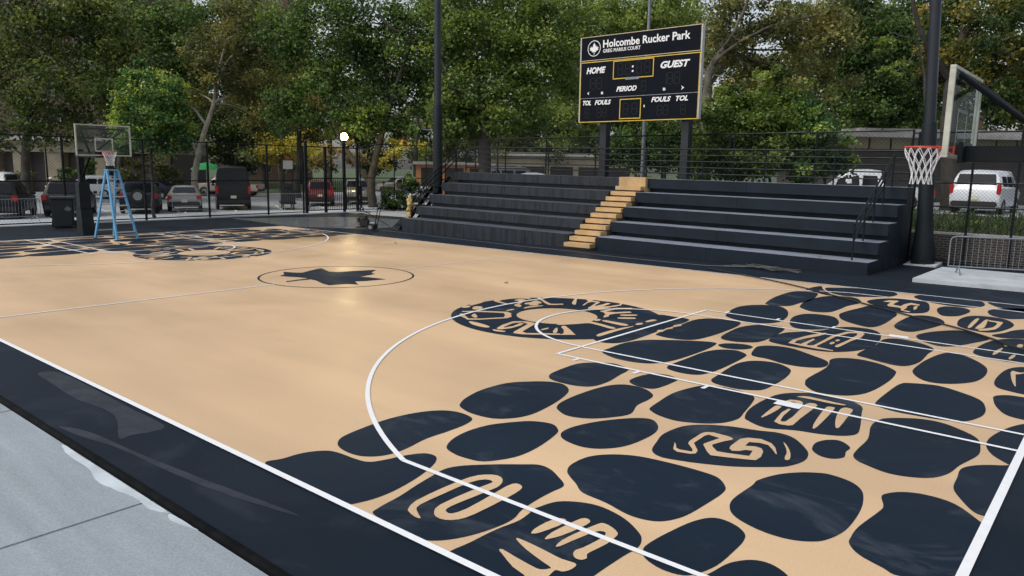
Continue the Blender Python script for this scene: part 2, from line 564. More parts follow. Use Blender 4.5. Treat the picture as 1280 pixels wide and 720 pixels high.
STONES=[[(23.479,0.043),(23.484,0.22),(23.505,0.436),(23.608,0.603),(23.744,0.655),(23.971,0.666),(24.122,0.7),(24.196,0.828),(24.257,1.035),(24.347,1.19),(24.473,1.215),(24.573,1.13),(24.654,0.968),(24.726,0.74),(24.777,0.452),(24.773,0.228),(24.712,0.033),(24.653,0.025),(24.092,0.033)],[(23.495,0.836),(23.417,0.967),(23.368,1.242),(23.344,1.621),(23.409,1.95),(23.543,2.188),(23.74,2.284),(23.985,2.24),(24.073,2.064),(24.09,1.768),(24.081,1.476),(24.133,1.18),(24.135,0.977),(24.076,0.833),(23.956,0.74),(23.783,0.719),(23.616,0.752)],[(23.545,2.506),(23.43,2.733),(23.349,3.102),(23.382,3.516),(23.536,3.761),(23.723,3.937),(23.922,3.977),(24.126,3.834),(24.246,3.585),(24.34,3.209),(24.385,2.783),(24.309,2.53),(24.15,2.381),(23.88,2.351),(23.66,2.414)],[(24.391,1.446),(24.273,1.664),(24.231,1.942),(24.274,2.216),(24.404,2.458),(24.539,2.618),(24.739,2.682),(24.891,2.586),(24.962,2.456),(25.04,2.116),(25.063,1.839),(25.029,1.644),(24.904,1.424),(24.73,1.371),(24.558,1.375)],[(24.987,0.054),(24.928,0.151),(24.888,0.413),(24.833,0.641),(24.788,0.873),(24.762,1.066),(24.833,1.231),(25.03,1.45),(25.209,1.613),(25.324,1.706),(25.456,1.701),(25.607,1.62),(25.77,1.494),(25.772,1.321),(25.773,1.135),(25.797,0.899),(25.851,0.707),(25.831,0.479),(25.765,0.261),(25.66,0.094),(25.53,0.025),(25.267,0.039)],[(24.422,3.191),(24.352,3.399),(24.329,3.812),(24.374,4.273),(24.508,4.497),(24.762,4.527),(24.998,4.365),(25.065,4.165),(25.077,3.87),(25.182,3.551),(25.104,3.317),(24.934,3.099),(24.71,3.012),(24.524,3.09)],[(25.235,3.884),(25.195,4.131),(25.149,4.566),(25.196,4.936),(25.296,5.175),(25.553,5.272),(25.839,5.214),(25.964,5.108),(26.032,4.873),(26.109,4.464),(26.149,4.221),(26.088,3.985),(25.939,3.812),(25.69,3.687),(25.461,3.711),(25.304,3.792)],[(25.026,2.452),(24.956,2.602),(24.974,2.842),(25.081,3.139),(25.27,3.434),(25.439,3.544),(25.598,3.42),(25.687,3.223),(25.705,2.974),(25.671,2.672),(25.558,2.462),(25.384,2.35),(25.16,2.37)],[(25.918,2.735),(25.833,2.98),(25.772,3.237),(25.808,3.569),(25.956,3.776),(26.189,3.922),(26.457,4.001),(26.648,4.079),(26.834,4.026),(27.036,3.791),(27.107,3.63),(27.122,3.455),(27.057,3.24),(26.942,3.11),(26.701,2.902),(26.45,2.762),(26.247,2.681),(26.058,2.641)],[(25.6,1.775),(25.541,1.93),(25.556,2.19),(25.696,2.391),(25.913,2.518),(26.223,2.571),(26.485,2.583),(26.678,2.558),(26.818,2.417),(26.859,2.273),(26.85,1.99),(26.822,1.675),(26.741,1.48),(26.621,1.402),(26.459,1.391),(26.219,1.452),(25.973,1.482),(25.828,1.591),(25.684,1.691)],[(25.86,-0.031),(25.853,0.253),(25.862,0.507),(25.896,0.748),(25.863,0.959),(25.865,1.018),(25.918,1.205),(26.072,1.325),(26.248,1.365),(26.483,1.314),(26.682,1.195),(26.764,1.103),(26.803,0.981),(26.79,0.818),(26.782,0.595),(26.778,0.389),(26.752,0.114),(26.562,-0.056),(26.185,-0.022)],[(26.85,0.972),(26.829,1.082),(26.851,1.32),(26.911,1.634),(27.009,1.802),(27.163,1.802),(27.29,1.715),(27.335,1.591),(27.345,1.391),(27.34,1.141),(27.291,0.958),(27.222,0.861),(27.076,0.835),(26.922,0.886)],[(27.348,0.92),(27.357,1.063),(27.394,1.237),(27.491,1.373),(27.611,1.407),(27.746,1.343),(27.827,1.218),(27.68,0.92),(27.473,0.818)],[(27.023,2.047),(26.971,2.241),(26.981,2.596),(26.975,2.75),(27.061,2.995),(27.191,3.174),(27.303,3.265),(27.408,3.311),(27.598,3.272),(27.728,3.141),(27.803,2.914),(27.843,2.636),(27.85,2.281),(27.789,2.026),(27.695,1.908),(27.543,1.837),(27.34,1.84),(27.133,1.92)],[(27.063,3.874),(27.042,4.053),(27.097,4.207),(27.207,4.277),(27.342,4.15),(27.348,3.992),(27.378,3.833),(27.314,3.72),(27.207,3.705),(27.113,3.776)],[(27.424,3.968),(27.41,4.193),(27.403,4.541),(27.319,4.957),(27.319,5.216),(27.383,5.398),(27.634,5.607),(27.865,5.64),(28.093,5.503),(28.255,5.326),(28.326,5.036),(28.34,4.762),(28.259,4.374),(28.222,4.087),(28.134,3.87),(27.987,3.751),(27.8,3.701),(27.599,3.77),(27.484,3.841)],[(27.894,3.107),(27.901,3.205),(27.994,3.34),(28.162,3.42),(28.388,3.383),(28.613,3.14),(28.652,3.057),(28.656,2.516),(28.653,2.042),(28.339,1.842),(28.214,1.877),(28.034,1.959),(27.936,2.077),(27.913,2.192),(27.907,2.414),(27.955,2.826),(27.948,2.951)],[(28.315,3.742),(28.295,4.032),(28.284,4.286),(28.373,4.478),(28.544,4.634),(28.658,4.652),(28.658,3.906),(28.643,3.309),(28.619,3.287),(28.532,3.316),(28.401,3.532)],[(28.35,5.207),(28.357,5.527),(28.447,5.944),(28.561,6.226),(28.675,6.307),(28.677,5.358),(28.659,4.731),(28.523,4.793),(28.411,4.968)],[(28.163,7.038),(28.149,7.247),(28.269,7.405),(28.432,7.437),(28.619,7.465),(28.685,6.46),(28.519,6.392),(28.358,6.468),(28.23,6.747)],[(28.049,7.935),(28.034,8.386),(28.083,8.931),(28.239,9.229),(28.453,9.21),(28.564,8.232),(28.518,7.594),(28.438,7.575),(28.287,7.607),(28.125,7.695)],[(27.121,5.892),(27.108,6.407),(27.132,7.007),(27.24,7.159),(27.516,7.269),(27.791,7.142),(28.041,6.923),(28.145,6.6),(28.172,6.308),(28.141,6.091),(28.047,5.856),(27.848,5.745),(27.614,5.713),(27.394,5.7),(27.207,5.764)],[(26.173,4.335),(26.097,4.649),(26.086,5.05),(26.13,5.442),(26.281,5.676),(26.526,5.814),(26.84,5.799),(27.037,5.646),(27.115,5.363),(27.245,4.832),(27.273,4.591),(27.181,4.442),(27.003,4.342),(26.747,4.269),(26.49,4.133),(26.255,4.229)],[(23.473,11.715),(23.323,12.542),(23.304,13.598),(23.49,13.952),(23.772,13.919),(23.915,13.595),(24.054,12.714),(23.998,12.246),(23.962,11.75),(23.758,11.545),(23.584,11.564)],[(23.437,9.853),(23.29,10.396),(23.242,10.962),(23.428,11.406),(23.782,11.569),(24.065,11.293),(24.308,10.72),(24.434,10.094),(24.379,9.735),(24.167,9.526),(23.864,9.529),(23.583,9.671)],[(24.118,11.907),(23.994,12.618),(24.037,13.381),(24.252,13.788),(24.613,13.857),(24.859,13.495),(24.924,13.115),(24.843,12.638),(24.837,12.006),(24.776,11.587),(24.515,11.444),(24.245,11.658)],[(23.703,14.76),(23.783,15.017),(24.277,15.354),(24.913,15.458),(25.209,15.075),(25.145,14.511),(24.752,14.11),(24.383,13.922),(23.987,14.219)],[(23.428,14.263),(23.494,15.073),(23.71,14.596),(24.044,14.039),(24.184,13.87),(24.043,13.765),(23.753,13.978)],[(25.022,11.459),(24.994,11.864),(25.078,12.494),(25.206,13.167),(25.548,12.872),(25.826,12.403),(25.888,11.771),(25.903,11.016),(25.803,10.627),(25.501,10.742),(25.209,11.018)],[(24.991,13.455),(24.982,13.868),(25.196,14.303),(25.562,14.457),(25.926,14.402),(26.123,13.766),(26.218,13.148),(26.145,12.809),(25.93,12.652),(25.65,12.759),(25.27,13.068)],[(25.574,14.949),(25.608,15.366),(25.912,15.677),(26.341,15.731),(26.772,15.435),(26.941,14.917),(26.881,14.464),(26.593,14.238),(26.173,14.31),(25.814,14.57)],[(26.338,13.358),(26.283,13.831),(26.392,14.133),(26.678,14.163),(26.84,13.861),(26.836,13.411),(26.739,12.972),(26.519,12.866)],[(27.144,13.864),(27.118,14.292),(27.304,14.73),(27.656,14.988),(27.883,14.752),(27.957,13.961),(27.796,13.663),(27.536,13.405),(27.292,13.522)],[(26.925,15.413),(27.165,15.834),(27.561,15.884),(27.847,15.499),(27.883,14.752),(27.7,14.569),(27.346,14.676),(27.103,14.915)],[(24.607,9.985),(24.444,10.607),(24.489,11.07),(24.731,11.254),(25.016,11.176),(25.24,10.737),(25.317,10.316),(25.271,9.915),(25.056,9.635),(24.814,9.63)],[(26.089,11.076),(26.05,11.667),(26.095,12.387),(26.287,12.635),(26.514,12.528),(26.689,12.169),(26.715,11.816),(26.606,11.226),(26.457,10.735),(26.267,10.731)],[(26.902,12.125),(26.849,12.724),(26.934,13.223),(27.175,13.406),(27.478,13.348),(27.685,12.898),(27.702,12.421),(27.58,11.835),(27.402,11.615),(27.181,11.673),(26.997,11.848)],[(27.542,11.463),(27.672,11.812),(27.772,12.207),(27.955,12.433),(28.09,11.675),(27.788,11.34),(27.619,11.323)],[(24.901,8.267),(24.817,8.697),(24.865,9.11),(25.108,9.482),(25.273,9.802),(25.335,10.143),(25.556,10.431),(25.884,10.448),(26.094,10.159),(26.218,9.647),(26.267,9.108),(26.205,8.68),(26.039,8.342),(25.804,8.151),(25.447,8.13),(25.124,8.153)],[(24.22,7.948),(24.145,8.297),(24.103,8.978),(24.246,9.406),(24.514,9.574),(24.733,9.41),(24.814,8.864),(24.838,8.386),(24.787,8.019),(24.558,7.836),(24.345,7.827)],[(25.055,7.188),(24.945,7.572),(24.926,7.774),(25.016,7.935),(25.176,8.015),(25.393,8.004),(25.746,7.785),(26.018,7.588),(26.111,7.366),(26.095,7.141),(25.904,6.989),(25.63,6.968),(25.354,7.079),(25.167,7.095)],[(26.244,8.281),(26.228,8.702),(26.271,9.207),(26.239,9.567),(26.288,9.858),(26.444,9.969),(26.763,9.877),(27.026,9.563),(27.031,9.123),(27.055,8.485),(26.981,8.105),(26.847,8.008),(26.62,8.069),(26.399,8.179)],[(26.196,6.185),(26.141,6.457),(26.146,7.086),(26.107,7.423),(26.042,7.674),(26.091,7.883),(26.329,8.03),(26.652,7.944),(26.89,7.722),(26.961,7.506),(26.99,6.999),(26.943,6.344),(26.821,6.024),(26.648,5.895),(26.439,5.871),(26.279,6.016)],[(27.108,7.786),(27.077,8.197),(27.102,8.771),(27.185,9.306),(27.315,9.483),(27.525,9.342),(27.756,8.998),(27.872,8.657),(27.899,8.189),(27.841,7.804),(27.661,7.506),(27.454,7.374),(27.271,7.461)],[(26.587,10.423),(26.632,10.794),(26.802,11.187),(27.028,11.478),(27.306,11.454),(27.517,11.223),(27.556,10.948),(27.421,10.515),(27.226,9.997),(27.028,9.844),(26.752,10.065)],[(27.523,9.771),(27.521,10.226),(27.581,10.769),(27.745,11.235),(28.029,11.449),(28.293,11.262),(28.416,10.455),(28.38,9.752),(28.231,9.531),(28.024,9.411),(27.762,9.486),(27.604,9.588)],[(25.233,5.467),(25.192,5.746),(25.125,6.485),(25.219,6.823),(25.408,6.941),(25.588,6.927),(25.786,6.759),(25.871,6.555),(25.926,6.174),(25.931,5.774),(25.918,5.52),(25.835,5.395),(25.643,5.309),(25.362,5.336)],[(23.308,7.436),(23.273,7.84),(23.245,8.396),(23.216,8.991),(23.335,9.318),(23.601,9.424),(23.897,9.409),(24.001,9.213),(24.055,8.837),(24.065,8.176),(24.018,7.609),(23.886,7.38),(23.602,7.305),(23.393,7.35)],[(23.348,5.751),(23.295,6.051),(23.272,6.491),(23.392,6.9),(23.674,7.174),(24.061,7.451),(24.293,7.54),(24.379,7.431),(24.425,7.052),(24.422,6.53),(24.377,6.001),(24.241,5.671),(23.987,5.551),(23.676,5.567)],[(24.487,5.652),(24.459,5.849),(24.463,6.322),(24.468,6.829),(24.578,7.146),(24.78,7.27),(24.983,7.153),(25.052,6.969),(25.08,6.519),(25.082,5.931),(25.01,5.599),(24.823,5.504),(24.595,5.539)],[(23.572,4.155),(23.512,4.3),(23.477,4.617),(23.48,4.944),(23.612,5.147),(23.849,5.296),(24.124,5.205),(24.197,5.09),(24.23,4.846),(24.296,4.454),(24.262,4.14),(24.071,4.02),(23.827,4.011),(23.672,4.054)],[(24.473,4.684),(24.443,4.849),(24.464,5.068),(24.547,5.242),(24.733,5.283),(24.901,5.178),(24.924,4.984),(24.918,4.734),(24.87,4.569),(24.715,4.542),(24.57,4.588)],[(24.42,7.415),(24.464,7.61),(24.669,7.75),(24.857,7.707),(24.895,7.524),(24.781,7.342),(24.577,7.289)],[(22.659,6.489),(22.496,6.858),(22.387,7.917),(22.471,8.918),(22.757,9.011),(23.123,8.977),(23.212,8.534),(23.217,8.013),(23.243,7.416),(23.27,6.982),(23.257,6.574),(23.149,6.335),(22.92,6.285)]]
GLYPHS=[[[(28.14,8.815),(28.142,8.686),(28.158,8.572),(28.181,8.412),(28.206,8.258),(28.233,8.124),(28.26,8.008),(28.278,7.93),(28.283,7.918)],[(28.165,8.85),(28.192,8.756),(28.205,8.64),(28.224,8.481),(28.241,8.334),(28.257,8.193),(28.274,8.052),(28.286,7.953),(28.287,7.929)]],[[(28.158,8.661),(28.178,8.609),(28.197,8.633),(28.225,8.668),(28.25,8.705),(28.269,8.746),(28.285,8.788),(28.296,8.817),(28.297,8.834)],[(28.147,8.774),(28.155,8.835),(28.179,8.822),(28.211,8.806),(28.239,8.8),(28.26,8.816),(28.277,8.844),(28.289,8.864),(28.293,8.858)]],[[(23.244,8.156),(23.269,8.137),(23.279,8.193),(23.294,8.27),(23.304,8.326),(23.289,8.375)],[(23.201,8.23),(23.184,8.284),(23.197,8.336),(23.215,8.408),(23.228,8.46),(23.251,8.442)]]]
